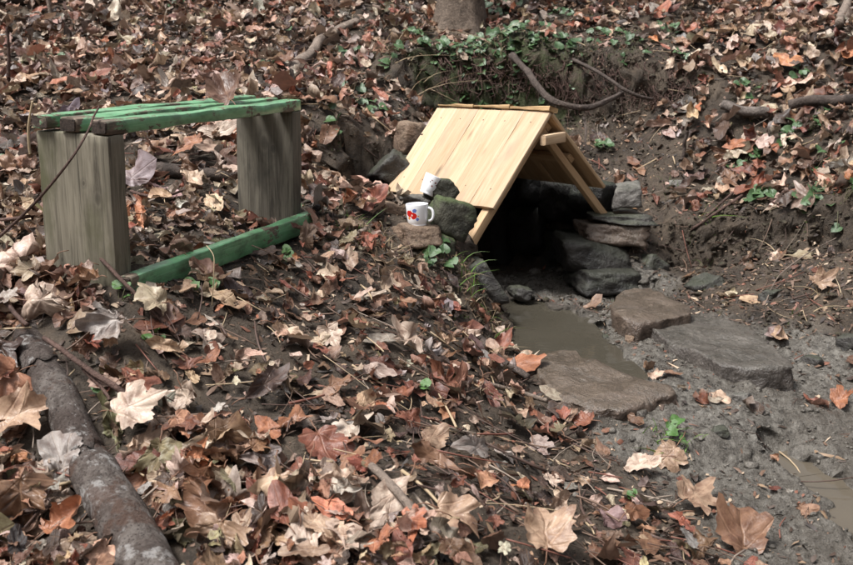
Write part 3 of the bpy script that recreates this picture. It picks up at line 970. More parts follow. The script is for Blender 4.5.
for k, (u, v, d, wp, hp, m, lb) in enumerate([(614, 325, 3.5, 14, 9, M_grey, 'little grey stone beside the tip of the brown flat stone'), (630, 340, 3.42, 12, 7, M_brown, 'little brown stone between pool and long slab'), (741, 399, 3.02, 18, 8, M_grey, 'small pale stone in the mud below the long slab'),
                                             (770, 296, 3.75, 18, 10, M_dark, 'small dark stone on the bank above the long slab'), (813, 363, 3.3, 20, 11, M_dark, 'small dark stone at the right tip of the long slab'), (720, 434, 2.75, 17, 8, M_dark, 'small dark stone in the middle of the mud'),
                                             (606, 340, 3.38, 10, 6, M_dark, 'tiny dark stone at the water edge'), (676, 186, 4.75, 16, 9, M_grey, 'small grey stone on the bare bank'), (640, 415, 2.85, 16, 8, M_slabg, 'small wet stone off the corner of the half sunk slab'), (850, 345, 3.32, 26, 16, M_dark, 'dark stone at the right edge above the mud')]):
    g = GF(u, v)
    dd = g @ FW
    c = g + np.array([0, 0, .004])
    me = boulder_mesh('stone', (wp * dd / FPX, wp * dd / FPX * .8, hp * dd / FPX * 1.3), 40 + k)
    tag(obj('stone', me, m, M=mat4(rot(k * 1.3, 0, 0), c)), lb, 'stone', 'small stones around the mud')

# pebbles and clods in the mud: countless
M_peb = stone_material('mud_pebble', (.045, .039, .032), (.22, .20, .172), .0, .32, 2)
rp = np.random.default_rng(5)
n = 42000
px_ = rp.uniform(.1, 2.6, n); py_ = rp.uniform(1.2, 4.6, n)
ch = character(px_, py_)
keep = (rp.random(n) < np.clip(ch[:, 1] - .15, 0, 1) * .62) & (poly_sd(px_, py_, pool_w) > .005)
px_, py_ = px_[keep], py_[keep]
for W in SLABS:
    k_ = ~in_poly(px_, py_, W); px_, py_ = px_[k_], py_[k_]
n = len(px_)
sz = .0021 * np.exp(rp.normal(0, .60, n)) * (1 + (rp.random(n) < .03) * 2.0)
pz_ = ground_z(px_, py_)
PBV, PBF = ICO1
V = (PBV[None] * (1 + .35 * rp.normal(size=(n, len(PBV), 1)).clip(-1, 1) * .6) * sz[:, None, None] * np.stack([rp.uniform(.8, 1.5, n), rp.uniform(.7, 1.3, n), rp.uniform(.5, .9, n)], -1)[:, None, :])
V = V + np.stack([px_, py_, pz_ + sz * .25], -1)[:, None, :]
T = (PBF[None] + (np.arange(n) * len(PBV))[:, None, None]).reshape(-1, 3)
tag(obj('pebbles', big_mesh('pebbles', V.reshape(-1, 3), T), M_peb), 'small pebbles and clods pressed into the grey mud', 'pebbles', kind='stuff')


nb = 60000
bx_ = rp.uniform(-.6, 3.0, nb); by_ = rp.uniform(3.2, 6.2, nb)
bc = character(bx_, by_); bn = ground_n(bx_, by_)[:, 2]
dx, dy = bx_ - ROOF_O[0], by_ - ROOF_O[1]
ux, uy = math.cos(.6524), math.sin(.6524)
rlx = dx * ux + dy * uy; rly = -dx * uy + dy * ux
ok = (rp.random(nb) < np.where(bn < .6, .8, .10) * np.clip(1.2 - bc[:, 0], .1, 1) * (bc[:, 1] < .7)) & ~((np.abs(rlx) < .5) & (rly > -.1) & (rly < RL + .05)) & (poly_sd(bx_, by_, pool_w) > .03)
bx_, by_ = bx_[ok], by_[ok]; nb = len(bx_)
sz = np.clip(.0055 * np.exp(rp.normal(0, .5, nb)), .002, .013)
V = PBV[None] * (1 + .55 * rp.normal(size=(nb, len(PBV), 1)).clip(-1.1, 1.1)) * np.stack([rp.uniform(.7, 1.5, nb), rp.uniform(.7, 1.3, nb), rp.uniform(.5, 1., nb)], -1)[:, None, :] * sz[:, None, None]
V = V + (np.stack([bx_, by_, ground_z(bx_, by_)], -1) + rp.normal(0, .008, (nb, 3)) + np.array([0, -.012, .004]))[:, None, :]
T = (PBF[None] + (np.arange(nb) * len(PBV))[:, None, None]).reshape(-1, 3)
M_clod = stone_material('soil_clod', (.014, .010, .007), (.10, .072, .050), .2, .85, 2)
tag(obj('soil_clods', big_mesh('soil_clods', V.reshape(-1, 3), T), M_clod), 'loose crumbling soil clods on the cut bank', 'soil', kind='stuff')

# ------------------------------------------------------------------ mugs
def mug_material(name, blobs):
    k = MT(name, .22, .5)
    v = k.coord()
    s = k.n('ShaderNodeSeparateXYZ'); k.put(s.inputs[0], v)
    x, y, z = s.outputs
    front = k.ramp(k.math('MULTIPLY', y, -40.0), [(.0, 0.0), (.05, 1.0)])
    c = k.mix(k.ramp(k.noise(v, 30, 4, .6), [(.45, 0.0), (.8, .35)]), (.86, .87, .90), (.70, .68, .65))
    wob = k.math('MULTIPLY', k.math('SUBTRACT', k.noise(v, 140, 2, .6), .5), .006)
    for bx_, bz_, br, bc in blobs:
        d = k.math('SQRT', k.math('ADD', k.math('POWER', k.math('SUBTRACT', x, bx_), 2.0), k.math('POWER', k.math('SUBTRACT', z, bz_), 2.0)))
        m = k.math('LESS_THAN', k.math('ADD', d, wob), br)
        c = k.mix(k.math('MULTIPLY', m, front), c, bc)
    k.base(c)
    return k.m


def lathe(name, prof, N=48):
    V = []; Fs = []
    for r, z in prof:
        for i in range(N):
            a = 2 * math.pi * i / N
            V.append((r * math.cos(a), r * math.sin(a), z))
    for q in range(len(prof) - 1):
        for i in range(N):
            j = (i + 1) % N
            Fs.append((q * N + i, q * N + j, (q + 1) * N + j, (q + 1) * N + i))
    Fs.append(tuple(range(N))[::-1]); Fs.append(tuple((len(prof) - 1) * N + i for i in range(N)))
    me = mesh_from(name, V, Fs)
    try: me.set_sharp_from_angle(angle=math.radians(50))
    except Exception: pass
    return me


def tube(path, rad, N=10, close=True, wob=0., seed=0):
    P = np.asarray(path, float); n = len(P)
    rad = np.broadcast_to(rad, (n,)).astype(float)
    T = np.gradient(P, axis=0); T /= np.linalg.norm(T, axis=1, keepdims=True)
    u = np.cross(T[0], [0, 0, 1.0]); u = u if np.linalg.norm(u) > 1e-3 else np.array([1.0, 0, 0])
    V = []; Fs = []
    ang = np.linspace(0, 2 * np.pi, N + 1)[:-1]
    for i in range(n):
        u = u - T[i] * (u @ T[i]); u /= np.linalg.norm(u); w = np.cross(T[i], u)
        ring = np.cos(ang)[:, None] * u + np.sin(ang)[:, None] * w
        r = rad[i]
        if wob:
            k = 1 + wob * fbm(ring * 1.3 + P[i] * 9 + seed, 3, seed)
            V += list(P[i] + ring * (r * k)[:, None])
        else:
            V += list(P[i] + ring * r)
    for q in range(n - 1):
        for i in range(N):
            j = (i + 1) % N
            Fs.append((q * N + i, q * N + j, (q + 1) * N + j, (q + 1) * N + i))
    Fs.append(tuple(range(N))[::-1]); Fs.append(tuple((n - 1) * N + i for i in range(N)))
    return V, Fs


def mug(label, M, mat, R0, h, handle_dir):
    root = empty('mug', M=M)
    r = R0
    prof = [(r * .76, 0), (r * .80, .002), (r * .80, .006), (r * .78, .008), (r * .84, .013), (r * .90, h * .35), (r * .96, h * .75), (r, h - .002), (r * .99, h), (r * .955, h - .001), (r * .91, h * .7), (r * .84, h * .3), (r * .7, .008)]
    obj('cup', lathe('cup', prof), mat, root)
    a = handle_dir
    path = []
    for t in np.linspace(-1, 1, 22):
        zz = h * .52 + h * .30 * math.sin(t * 1.5) / math.sin(1.5)
        rr = r * .86 + r * .62 * math.cos(t * 1.45) ** .6
        path.append((rr * math.cos(a), rr * math.sin(a), zz))
    V, Fs = tube(path, .0052, 10)
    obj('handle', mesh_from('handle', V, Fs), mat, root)
    return tag(root, label, 'mug', 'white mugs')


RED, BLUE, ORG = (.62, .02, .015), (.13, .20, .50), (.72, .30, .08)
m1 = unp(417.5, 225.3, 3.50)
mug('white mug with red and blue flowers standing on a brown stone', mat4(rot(-.18, 0, -.03), m1),
    mug_material('flowered_glaze', [(-.022, .050, .0125, RED), (-.006, .042, .0125, RED), (-.013, .044, .003, (.85, .7, .6)), (-.002, .062, .008, BLUE), (.008, .029, .006, BLUE), (-.024, .032, .005, ORG), (.012, .040, .003, ORG)]), .0435, .083, -.12)
m2 = unp(426.5, 194.0, 3.70)
mug('speckled white mug tilted against the roof behind the stones', mat4(rot(.5, .12, .42), m2),
    mug_material('speckled_glaze', [(-.004, .055, .004, (.25, .06, .05)), (.004, .047, .0035, (.2, .1, .08)), (.010, .058, .003, BLUE), (-.012, .038, .003, (.3, .12, .1)), (.012, .034, .003, (.25, .1, .1)), (-.02, .06, .003, (.3, .2, .2))]), .0375, .080, 1.2)


# ------------------------------------------------------------------ logs, branches, roots
def smooth_path(pts, n):
    P = np.asarray(pts, float)
    L = np.concatenate([[0], np.cumsum(np.linalg.norm(np.diff(P, axis=0), axis=1))])
    t = np.linspace(0, L[-1], n)
    # catmull-rom through the points
    out = []
    for tt in t:
        k = min(max(np.searchsorted(L, tt) - 1, 0), len(P) - 2)
        f = (tt - L[k]) / (L[k + 1] - L[k] + 1e-12)
        p0, p1, p2, p3 = P[max(k - 1, 0)], P[k], P[k + 1], P[min(k + 2, len(P) - 1)]
        out.append(.5 * ((2 * p1) + (-p0 + p2) * f + (2 * p0 - 5 * p1 + 4 * p2 - p3) * f * f + (-p0 + 3 * p1 - 3 * p2 + p3) * f ** 3))
    return np.array(out)


M_bark = bark_material('log_bark', (.055, .044, .038), (.20, .168, .148))
def log_material():
    k = MT('mottled_log_bark', .78, .3)
    v = k.coord()
    n1 = k.noise(v, 9, 6, .7, .5); n3 = k.noise(v, 42, 6, .75)
    sp = k.voro(k.vmath('ADD', v, k.mapv(k.noise(v, 60, 2, .5, out='Color'), (.006, .006, .006))), 120)
    c = k.ramp(n1, [(.36, (.062, .045, .038)), (.5, (.115, .094, .082)), (.64, (.185, .162, .146))])
    c = k.mix(k.ramp(n3, [(.47, 0.0), (.60, .75)]), c, (.050, .036, .030))
    c = k.mix(k.ramp(sp, [(.16, .85), (.30, 0.0)]), c, (.022, .015, .012))
    c = k.mix(k.ramp(k.noise(k.vmath('ADD', v, (4, 2, 9)), 11, 6, .8), [(.55, 0.0), (.61, .8)]), c, (.33, .315, .30))
    c = k.mix(k.ramp(k.noise(k.vmath('ADD', v, (1, 6, 3)), 6, 5, .75), [(.53, 0.0), (.58, .75)]), c, (.075, .040, .027))
    k.base(c)
    b = k.bump(n3, 1.0, .02)
    k.bump(sp, .6, .004, b)
    return k.m


M_log = log_material()
M_bark2 = bark_material('dark_branch_bark', (.028, .021, .018), (.11, .085, .072))
M_bark3 = bark_material('pale_branch_bark', (.09, .07, .055), (.28, .22, .18))
M_twig = bark_material('twig_bark', (.035, .020, .016), (.13, .08, .065))
M_straw = MT('dry_straw', .6); M_straw.base((.38, .29, .18)); M_straw = M_straw.m
LOGS = []


def branch(name, label, cat, pts, r0, r1, mat, n=40, N=18, wob=.10, seed=1, group=None, bumps=()):
    P = smooth_path(pts, n)
    P = P + .25 * r0 * np.column_stack([fbm(np.column_stack([np.linspace(0, 5, n), np.full(n, seed + 3. * k), np.zeros(n)]), 3, seed) for k in range(3)])
    rad = np.linspace(r0, r1, n)
    for t0, amp, wd in bumps:
        rad = rad * (1 + amp * np.exp(-((np.linspace(0, 1, n) - t0) / wd) ** 2))
    o0 = P[0].copy()
    V, Fs = tube(P - o0, rad, N, wob=wob, seed=seed)
    o = obj(name, mesh_from(name, V, Fs), mat, loc=o0)
    LOGS.append((P, rad))
    return tag(o, label, cat, group), P, rad


def gpts(px, lift):
    return [GF(u, v) + np.array([0, 0, l]) for (u, v), l in zip(px, np.broadcast_to(lift, (len(px),)))]


log, LP, LR = branch('fallen_log', 'thick grey barked log lying in leaves in the left foreground', 'log', gpts([(14, 275), (28, 330), (58, 395), (92, 470), (128, 540), (170, 625)], [-.02, -.02, .006, .02, .025, .03]), .027, .050, M_log, 90, 32, .10, 3, bumps=((.45, .10, .05), (.70, .06, .03)))
# split rings of bark on the log
for k, (t0, t1, dr) in enumerate([(.48, .668, .0045), (.685, .98, .0065), (.30, .47, .004)]):
    a, b = int(t0 * 89), int(t1 * 89)
    P = LP[a:b]; Rr = LR[a:b] + dr
    nn = len(P); N = 30
    V, Fs = tube(P - LP[0], Rr, 40, wob=.075, seed=3)
    V = np.array(V).reshape(nn, 40, 3)
    # ragged ends
    rr_ = np.random.default_rng(k)
    sh = fbm(np.column_stack([np.cos(np.linspace(0, 6.28, 40)) * 2, np.sin(np.linspace(0, 6.28, 40)) * 2, np.full(40, k * 3.)]), 4, k) * .028
    ax_ = (P[-1] - P[0]) / np.linalg.norm(P[-1] - P[0])
    V[0] += sh[:, None] * ax_; V[1] += .5 * sh[:, None] * ax_; V[-1] += sh[:, None] * ax_; V[-2] += .5 * sh[:, None] * ax_
    obj('bark_plate', mesh_from('bark_plate', V.reshape(-1, 3), Fs), M_log, log)
branch('fallen_branch', 'pale bent branch lying in leaves on the slope behind the bench', 'branch', gpts([(292, 82), (300, 68), (318, 54), (322, 46), (338, 36), (357, 28)], .035), .037, .026, M_bark3, 40, 18, .12, 5)
branch('fallen_branch', 'dark log half buried in leaves at the left edge behind the bench', 'branch', gpts([(-60, 176), (0, 178), (40, 172), (110, 172), (180, 176), (240, 180)], [.03, .04, .03, .02, .02, .01]), .036, .028, M_bark2, 40, 18, .1, 6)
branch('fallen_branch', 'dark log at the top left corner of the slope', 'branch', gpts([(-60, 14), (0, 8), (46, 3)], .06), .05, .045, M_bark2, 30, 16, .1, 7)
branch('fallen_branch', 'broken grey branch stub sticking out of the leaves on the right bank', 'branch', gpts([(722, 124), (742, 128), (768, 125)], [.10, .09, .07]), .026, .027, M_bark, 20, 16, .08, 8)
branch('fallen_branch', 'reddish brown branch lying on the right bank near the frame edge', 'branch', gpts([(788, 119), (820, 114), (853, 112), (900, 106)], .07), .026, .03, M_bark2, 30, 16, .1, 9)
branch('fallen_branch', 'pale branch leaning down the slope in the top right corner', 'branch', gpts([(858, -20), (846, 10), (838, 34)], .05), .035, .025, M_bark3, 20, 14, .1, 10)
branch('fallen_branch', 'short thin dark stick on the right bank below the ivy', 'branch', gpts([(748, 178), (765, 180), (782, 179)], .015), .010, .012, M_twig, 16, 10, .1, 12)
branch('tree_root', 'thick curved bare root hanging out of the bank behind the roof', 'root', [unp(*p) for p in [(512, 56, 5.38), (528, 74, 5.16), (546, 96, 5.02), (568, 106, 4.98), (590, 108, 4.98), (612, 99, 5.05), (622, 94, 5.2)]], .021, .013, M_bark2, 50, 18, .3, 13)
branch('tree_root', 'thinner root crossing the bare bank above the curved one', 'root', [unp(*p) for p in [(560, 54, 5.55), (582, 64, 5.36), (604, 76, 5.24), (622, 88, 5.14), (642, 97, 5.14), (652, 100, 5.22)]], .011, .009, M_bark2, 40, 14, .12, 14)
branch('tree_root', 'thin upright root beside the right slope of the roof', 'root', [unp(*p) for p in [(584, 118, 5.05), (586, 130, 4.9), (585, 142, 4.85), (588, 152, 4.85)]], .006, .005, M_bark2, 20, 10, .1, 15)

# ------------------------------------------------------------------ tree
tb = GF(459, 34)
tree = tag(empty('tree', tb), 'tree trunk rising from the top of the bank behind the roof', 'tree')
N, rows = 40, []
ang = np.linspace(0, 2 * np.pi, N + 1)[:-1]
zs_ = np.concatenate([np.linspace(-.3, .6, 22), np.linspace(.75, 4.2, 16)])
V = []; Fs = []
for z in zs_:
    fl = math.exp(-max(z + .05, 0) / .13)
    r = (.145 - .012 * max(z, 0)) * (1 + fl * (.45 + .40 * np.clip(np.sin(ang * 5 + .6), -.3, 1)))
    r = r * (1 + .06 * fbm(np.column_stack([np.cos(ang) * 2, np.sin(ang) * 2, np.full(N, z * 1.2)]), 4, 8))
    V += list(np.column_stack([r * np.cos(ang) + .05 * z, r * np.sin(ang) + .03 * z * z * .3, np.full(N, z)]))
for q in range(len(zs_) - 1):
    for i in range(N):
        j = (i + 1) % N
        Fs.append((q * N + i, q * N + j, (q + 1) * N + j, (q + 1) * N + i))
Fs.append(tuple((len(zs_) - 1) * N + i for i in range(N)))
M_tree = bark_material('tree_bark', (.05, .037, .028), (.19, .145, .112))
obj('trunk', mesh_from('trunk', V, Fs), M_tree, tree)
# bare winter crown, high above the picture
cv, cf = [], []
rt_ = np.random.default_rng(2)
for i in range(26):
    z0 = rt_.uniform(2.6, 4.15); a = rt_.uniform(0, 6.28); l = rt_.uniform(.7, 1.7)
    p0 = np.array([.05 * z0, .009 * z0 * z0, z0])
    d = np.array([math.cos(a), math.sin(a), rt_.uniform(.5, 1.1)])
    path = [p0 + d * l * t + np.array([0, 0, .15 * t * t]) + rt_.normal(size=3) * .04 * t for t in np.linspace(0, 1, 8)]
    v_, f_ = tube(path, np.linspace(.045, .006, 8), 6)
    cf += [tuple(x + len(cv) for x in f) for f in f_]; cv += list(v_)
    for j in range(4):
        q = path[3 + j]; d2 = d + rt_.normal(size=3) * .6
        v_, f_ = tube([q + d2 * .5 * t for t in np.linspace(0, 1, 4)], np.linspace(.012, .003, 4), 5)
        cf += [tuple(x + len(cv) for x in f) for f in f_]; cv += list(v_)
obj('crown', mesh_from('crown', cv, cf), M_bark2, tree)


# ------------------------------------------------------------------ fallen leaves
def outline(kind, K, r):
    if kind == 'maple':
        pts = [(-90, .30), (-78, .40), (-62, .55), (-38, .62), (-24, .72), (-14, .55), (2, .46), (12, .58), (24, .80), (38, .98), (46, .74), (58, .52), (66, .56), (76, .80), (90, 1.05)]
    elif kind == 'maple2':
        pts = [(-90, .26), (-76, .46), (-50, .62), (-30, .74), (-18, .66), (0, .60), (14, .74), (30, .92), (40, .95), (52, .72), (62, .66), (74, .86), (84, .96), (90, 1.0)]
    else:
        pts = [(-90, .95), (-75, .80), (-55, .62), (-25, .50), (0, .48), (25, .50), (50, .60), (72, .82), (82, .98), (90, 1.08)]
    a = np.array([p[0] for p in pts], float); rr = np.array([p[1] for p in pts])
    a2 = np.concatenate([a, 180 - a[::-1][1:-1]]); r2 = np.concatenate([rr, rr[::-1][1:-1]])
    # every leaf grew, shrank and tore in its own way
    p1, p2, p3 = r.uniform(0, 6.28, 3)
    ar_ = np.radians(a2)
    r2 = r2 * (1 + .13 * np.sin(ar_ + p1) + .10 * np.sin(2 * ar_ + p2) + .07 * np.sin(3 * ar_ + p3))
    if kind != 'oval':
        mxr = r.choice([.42, .55, .66, .80]); r2 = r2 * mxr + (1 - mxr) * r2.mean()
    if r.random() < .35:
        k0 = r.integers(2, len(r2) - 2); r2[k0] *= .55; r2[k0 - 1] *= .8
    th = np.linspace(-90, 270, K + 1)[:-1]
    if kind != 'oval' and K == len(a2):
        th = a2.copy()
    rad = np.interp(th, np.append(a2, 270), np.append(r2, r2[0]))
    rad = rad * (1 + r.normal(0, .07, len(th)))
    if K > 19:      # ragged toothed margin on the leaves seen from near
        th2 = np.append(th, 270); rd2 = np.append(rad, rad[0])
        tm = .5 * (th2[:-1] + th2[1:]); rm_ = .5 * (rd2[:-1] + rd2[1:]) * (1 + r.normal(.0, .07, len(th)))
        th = np.column_stack([th, tm]).ravel(); rad = np.column_stack([rad, rm_]).ravel()
    t = np.radians(th)
    return np.column_stack([rad * np.cos(t), rad * np.sin(t)])


def leaf_template(kind, hi, curl, r):
    if hi: K, rings = (28 if kind == 'maple' else 26 if kind == 'maple2' else 20), (.34, .68, 1.0)
    else: K, rings = 17, (.38, .70, 1.0)
    O = outline(kind, K, r); K = len(O)
    P = [np.zeros((1, 2))] + [O * s for s in rings]
    P = np.vstack(P)
    F_ = [(0, 1 + i, 1 + (i + 1) % K) for i in range(K)]
    for q in range(len(rings) - 1):
        for i in range(K):
            j = (i + 1) % K; a, b = 1 + q * K, 1 + (q + 1) * K
            F_ += [(a + i, b + i, b + j), (a + i, b + j, a + j)]
    if kind == 'oval':
        luv = np.column_stack([P[:, 0] * 2.2, P[:, 1] * .9])
    else:
        luv = P.copy()
    X = np.column_stack([P, np.zeros(len(P))])
    if r.random() < .30:                   # torn: a piece is missing
        ph = r.uniform(0, 6.28); d = np.array([math.cos(ph), math.sin(ph)]); lim = r.uniform(.05, .45)
        t = P @ d
        over = np.clip(t - lim, 0, None)
        P = P - np.outer(over * r.uniform(.75, .95) + .05 * np.sign(over) * r.normal(size=len(P)), d)
        X = np.column_stack([P, np.zeros(len(P))])
    rad = np.linalg.norm(P, axis=1)
    th = np.arctan2(P[:, 1], P[:, 0])
    # midrib fold, ruffled margin, then rolling
    X[:, 2] += r.uniform(-.1, .35) * curl * np.abs(P[:, 0])
    X[:, 2] += rad ** 2 * (.10 + .28 * curl) * np.sin(th * r.integers(3, 6) + r.uniform(0, 6.28)) * r.uniform(.4, 1)
    X[:, 2] += .12 * fbm(np.column_stack([P * 1.7, np.full(len(P), r.uniform(0, 90))]), 3, 3)
    for _ in range(3):                     # sharp creases of a dried blade
        ph = r.uniform(0, 6.28); d = np.array([math.cos(ph), math.sin(ph)])
        X[:, 2] += r.uniform(-.42, .42) * min(1.2, .35 + .7 * curl) * np.abs(P @ d - r.uniform(-.35, .35))
    X[:, 2] += (.05 + .06 * curl) * fbm(np.column_stack([P * 5, np.full(len(P), r.uniform(0, 90))]), 2, 4)
    for _ in range(2):
        kk = curl * r.uniform(.5, 1.75) * (1 if r.random() < .78 else -1) * (1 if _ == 0 else .5)
        ph = r.uniform(0, np.pi) if r.random() < .5 else r.normal(0, .25)
        d = np.array([math.cos(ph), math.sin(ph)]); e = np.array([-d[1], d[0]])
        off = r.uniform(-.3, .3)
        t = X[:, :2] @ d - off; s = X[:, :2] @ e
        z = X[:, 2].copy()
        if abs(kk) > .05:
            a = kk * t
            tt = np.sin(a) / kk - z * np.sin(a); zz = (1 - np.cos(a)) / kk + z * np.cos(a)
        else:
            tt, zz = t, z
        X = np.column_stack([np.outer(tt + off, d) + np.outer(s, e), zz])
    X[:, 2] -= np.percentile(X[:, 2], 20)
    base = X[1 + (len(rings) - 1) * K]     # point at -90 deg: where the stalk leaves
    return dict(V=X, F=np.array(F_), luv=luv, base=base, curl=curl, kind=kind)


rl = np.random.default_rng(21)
TH, TL = [], []
for k in range(60):
    kind = ['maple', 'maple2', 'oval'][[0, 2, 1, 2, 2][k % 5]]
    cu = [.25, .55, .85, 1.1, 1.4, 1.8][k % 6]
    TH.append(leaf_template(kind, True, cu, rl))
for k in range(60):
    kind = ['maple', 'maple2', 'oval'][[0, 2, 1, 2, 2][k % 5]]
    cu = [.35, .7, 1.0, 1.25, 1.5, 1.8][k % 6]
    TL.append(leaf_template(kind, False, cu, rl))
PAL = {'pale tan': (.50, .395, .315), 'tan': (.36, .245, .168), 'brown': (.21, .115, .070), 'red brown': (.215, .080, .050), 'orange': (.32, .135, .070),
       'dark brown': (.062, .038, .029), 'grey': (.30, .265, .24), 'olive': (.20, .17, .095), 'pinkish': (.45, .33, .245)}
PN = list(PAL); PV = np.array([PAL[p] for p in PN])
W_SLOPE = np.array([.21, .19, .19, .13, .03, .12, .06, .01, .08])
W_MOUND = np.array([.12, .19, .22, .15, .035, .15, .06, .04, .03])
W_FORE = np.array([.15, .22, .22, .11, .04, .11, .07, .05, .03])

M_leaf = leaf_material('dead_leaf', .36)


def leaf_rot(n, tiltd, r, nrm):
    """random rotation matrices whose z axis scatters around nrm"""
    z = nrm + r.normal(size=(n, 3)) * tiltd[:, None]
    flip = np.where(r.random(n) < .32, -1.0, 1.0)
    z /= np.linalg.norm(z, axis=1, keepdims=True)
    a = r.normal(size=(n, 3)); x = a - z * (a * z).sum(1, keepdims=True); x /= np.linalg.norm(x, axis=1, keepdims=True)
    y = np.cross(z, x)
    return np.stack([x, y, z], -1), flip


N0 = 58000
lx_ = rl.uniform(-4.6, 4.6, N0); ly_ = 1.15 + (7.9 - 1.15) * rl.random(N0) ** .85
N1 = 11000                                              # the near ground needs a closed carpet
lx_ = np.concatenate([lx_, rl.uniform(-1.9, .9, N1)]); ly_ = np.concatenate([ly_, rl.uniform(1.2, 2.7, N1)])
ok = (np.abs(lx_) < .56 * ly_ + .35)
N1b = int(ok[-N1:].sum())
lx_, ly_ = lx_[ok], ly_[ok]
chl = character(lx_, ly_)
cover = np.clip(chl[:, 0] + .22 * fbm2(lx_, ly_, 4.5, 2, 77) * (chl[:, 0] < .95), 0, 1)
ok = rl.random(len(lx_)) < np.clip(cover, 0, 1) ** np.where((ly_ < 3.4) & (chl[:, 1] < .4), .85, 1.4) * np.where((ly_ < 3.3), np.where(chl[:, 0] < .88, 1.0, .95), .56)
# keep clear of water, shelter, slabs, legs
ok &= poly_sd(lx_, ly_, pool_w) > .03
ok &= ground_n(lx_, ly_)[:, 2] > .55
dx, dy = lx_ - ROOF_O[0], ly_ - ROOF_O[1]
ux, uy = math.cos(.6524), math.sin(.6524)
rlx = dx * ux + dy * uy; rly = -dx * uy + dy * ux
ok &= ~((rlx > -.50) & (rlx < .43) & (rly > -.16) & (rly < RL + .06))
for W in SLABS:
    ok &= poly_sd(lx_, ly_, W) > .015
bi = (np.stack([lx_, ly_, np.zeros_like(lx_)], -1) - BENCH_O * [1, 1, 0]) @ BENCH_R
for yc in (BLT / 2, BL - BLT / 2):
    ok &= ~((bi[:, 0] > -BW - .04) & (bi[:, 0] < .03) & (np.abs(bi[:, 1] - yc) < BLT / 2 + .04))
ok &= ~((bi[:, 0] > -.02) & (bi[:, 0] < .085) & (bi[:, 1] > -.05) & (bi[:, 1] < BL + .05))
ok[-N1b:] &= (chl[-N1b:, 0] > .86)
for P, rad in LOGS:
    d, tl_ = seg_dist(lx_, ly_, P[::4, :2])
    big_ = rad.max() > .045
    ok &= (d > rad.max() * (1.35 if big_ else .9)) | (big_ & (tl_ < 7.5))
mugr = np.hypot(lx_ - m1[0], ly_ - m1[1]) > .16
ok &= mugr & (np.hypot(lx_ - m1[0] - .15, ly_ - m1[1] - .06) > .15)
lx_, ly_, chl = lx_[ok], ly_[ok], chl[ok]
nl = len(lx_)
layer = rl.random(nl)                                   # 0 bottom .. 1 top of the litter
dens = np.clip(chl[:, 0], 0, 1)
lz_ = ground_z(lx_, ly_) + .004 + layer * (.006 + .080 * dens ** 1.5)
size = np.clip(.044 * np.exp(rl.normal(0, .36, nl)), .014, .085)
size = np.where(rl.random(nl) < .22, size * rl.uniform(.35, .7, nl), size)
size *= np.where(dens < .5, .80, np.where((dens < .88) & (ly_ < 3.4), .80, 1.0)) * np.where(ly_ > 3.6, 1.12, 1.0) * np.where(ly_ < 2.0, .84, 1.0)
tilt = .16 + .55 * rl.random(nl) * (.2 + .8 * dens ** 2) * np.where(ly_ < 3.2, .68, 1.0)
LRm, flip = leaf_rot(nl, tilt, rl, ground_n(lx_, ly_))
pal = np.empty(nl, int)
left_fore = (lx_ < -.2) & (ly_ < 2.6)
mound = (dens < .85) & (ly_ < 3.6)
u_ = rl.random(nl)
for m, Wt in ((~left_fore & ~mound, W_SLOPE), (mound & ~left_fore, W_MOUND), (left_fore, W_FORE)):
    cs = np.cumsum(Wt / Wt.sum()); pal[m] = np.minimum(np.searchsorted(cs, u_[m]), len(PN) - 1)
colr = PV[pal] * np.exp(rl.normal(0, .34, nl))[:, None] * np.exp(rl.normal(0, .05, (nl, 3)))
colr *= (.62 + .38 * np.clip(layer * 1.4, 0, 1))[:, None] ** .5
colr = colr * np.minimum(1, .60 / colr.max(1, keepdims=True))
tid = rl.integers(0, 60, nl)
# the ones that sit in mud or bare soil lie flatter
flat_ids = np.array([i for i in range(60) if TH[i]['curl'] < .9])
fl = ((dens < .55) & (rl.random(nl) < .7)) | ((dens < .9) & (ly_ < 3.4) & (rl.random(nl) < .5)) | ((ly_ < 2.6) & (rl.random(nl) < .3))
tid[fl] = rl.choice(flat_ids, fl.sum())
hi = ly_ < 2.20
pj = proj(np.stack([lx_, ly_, lz_], -1))
inview = (pj[:, 0] > 4) & (pj[:, 0] < 849) & (pj[:, 1] > 4) & (pj[:, 1] < 561)
score = size / pj[:, 2] * (layer > .55) * inview * np.where(tilt < .5, 1, .8)
behind_log = np.zeros(nl, bool)

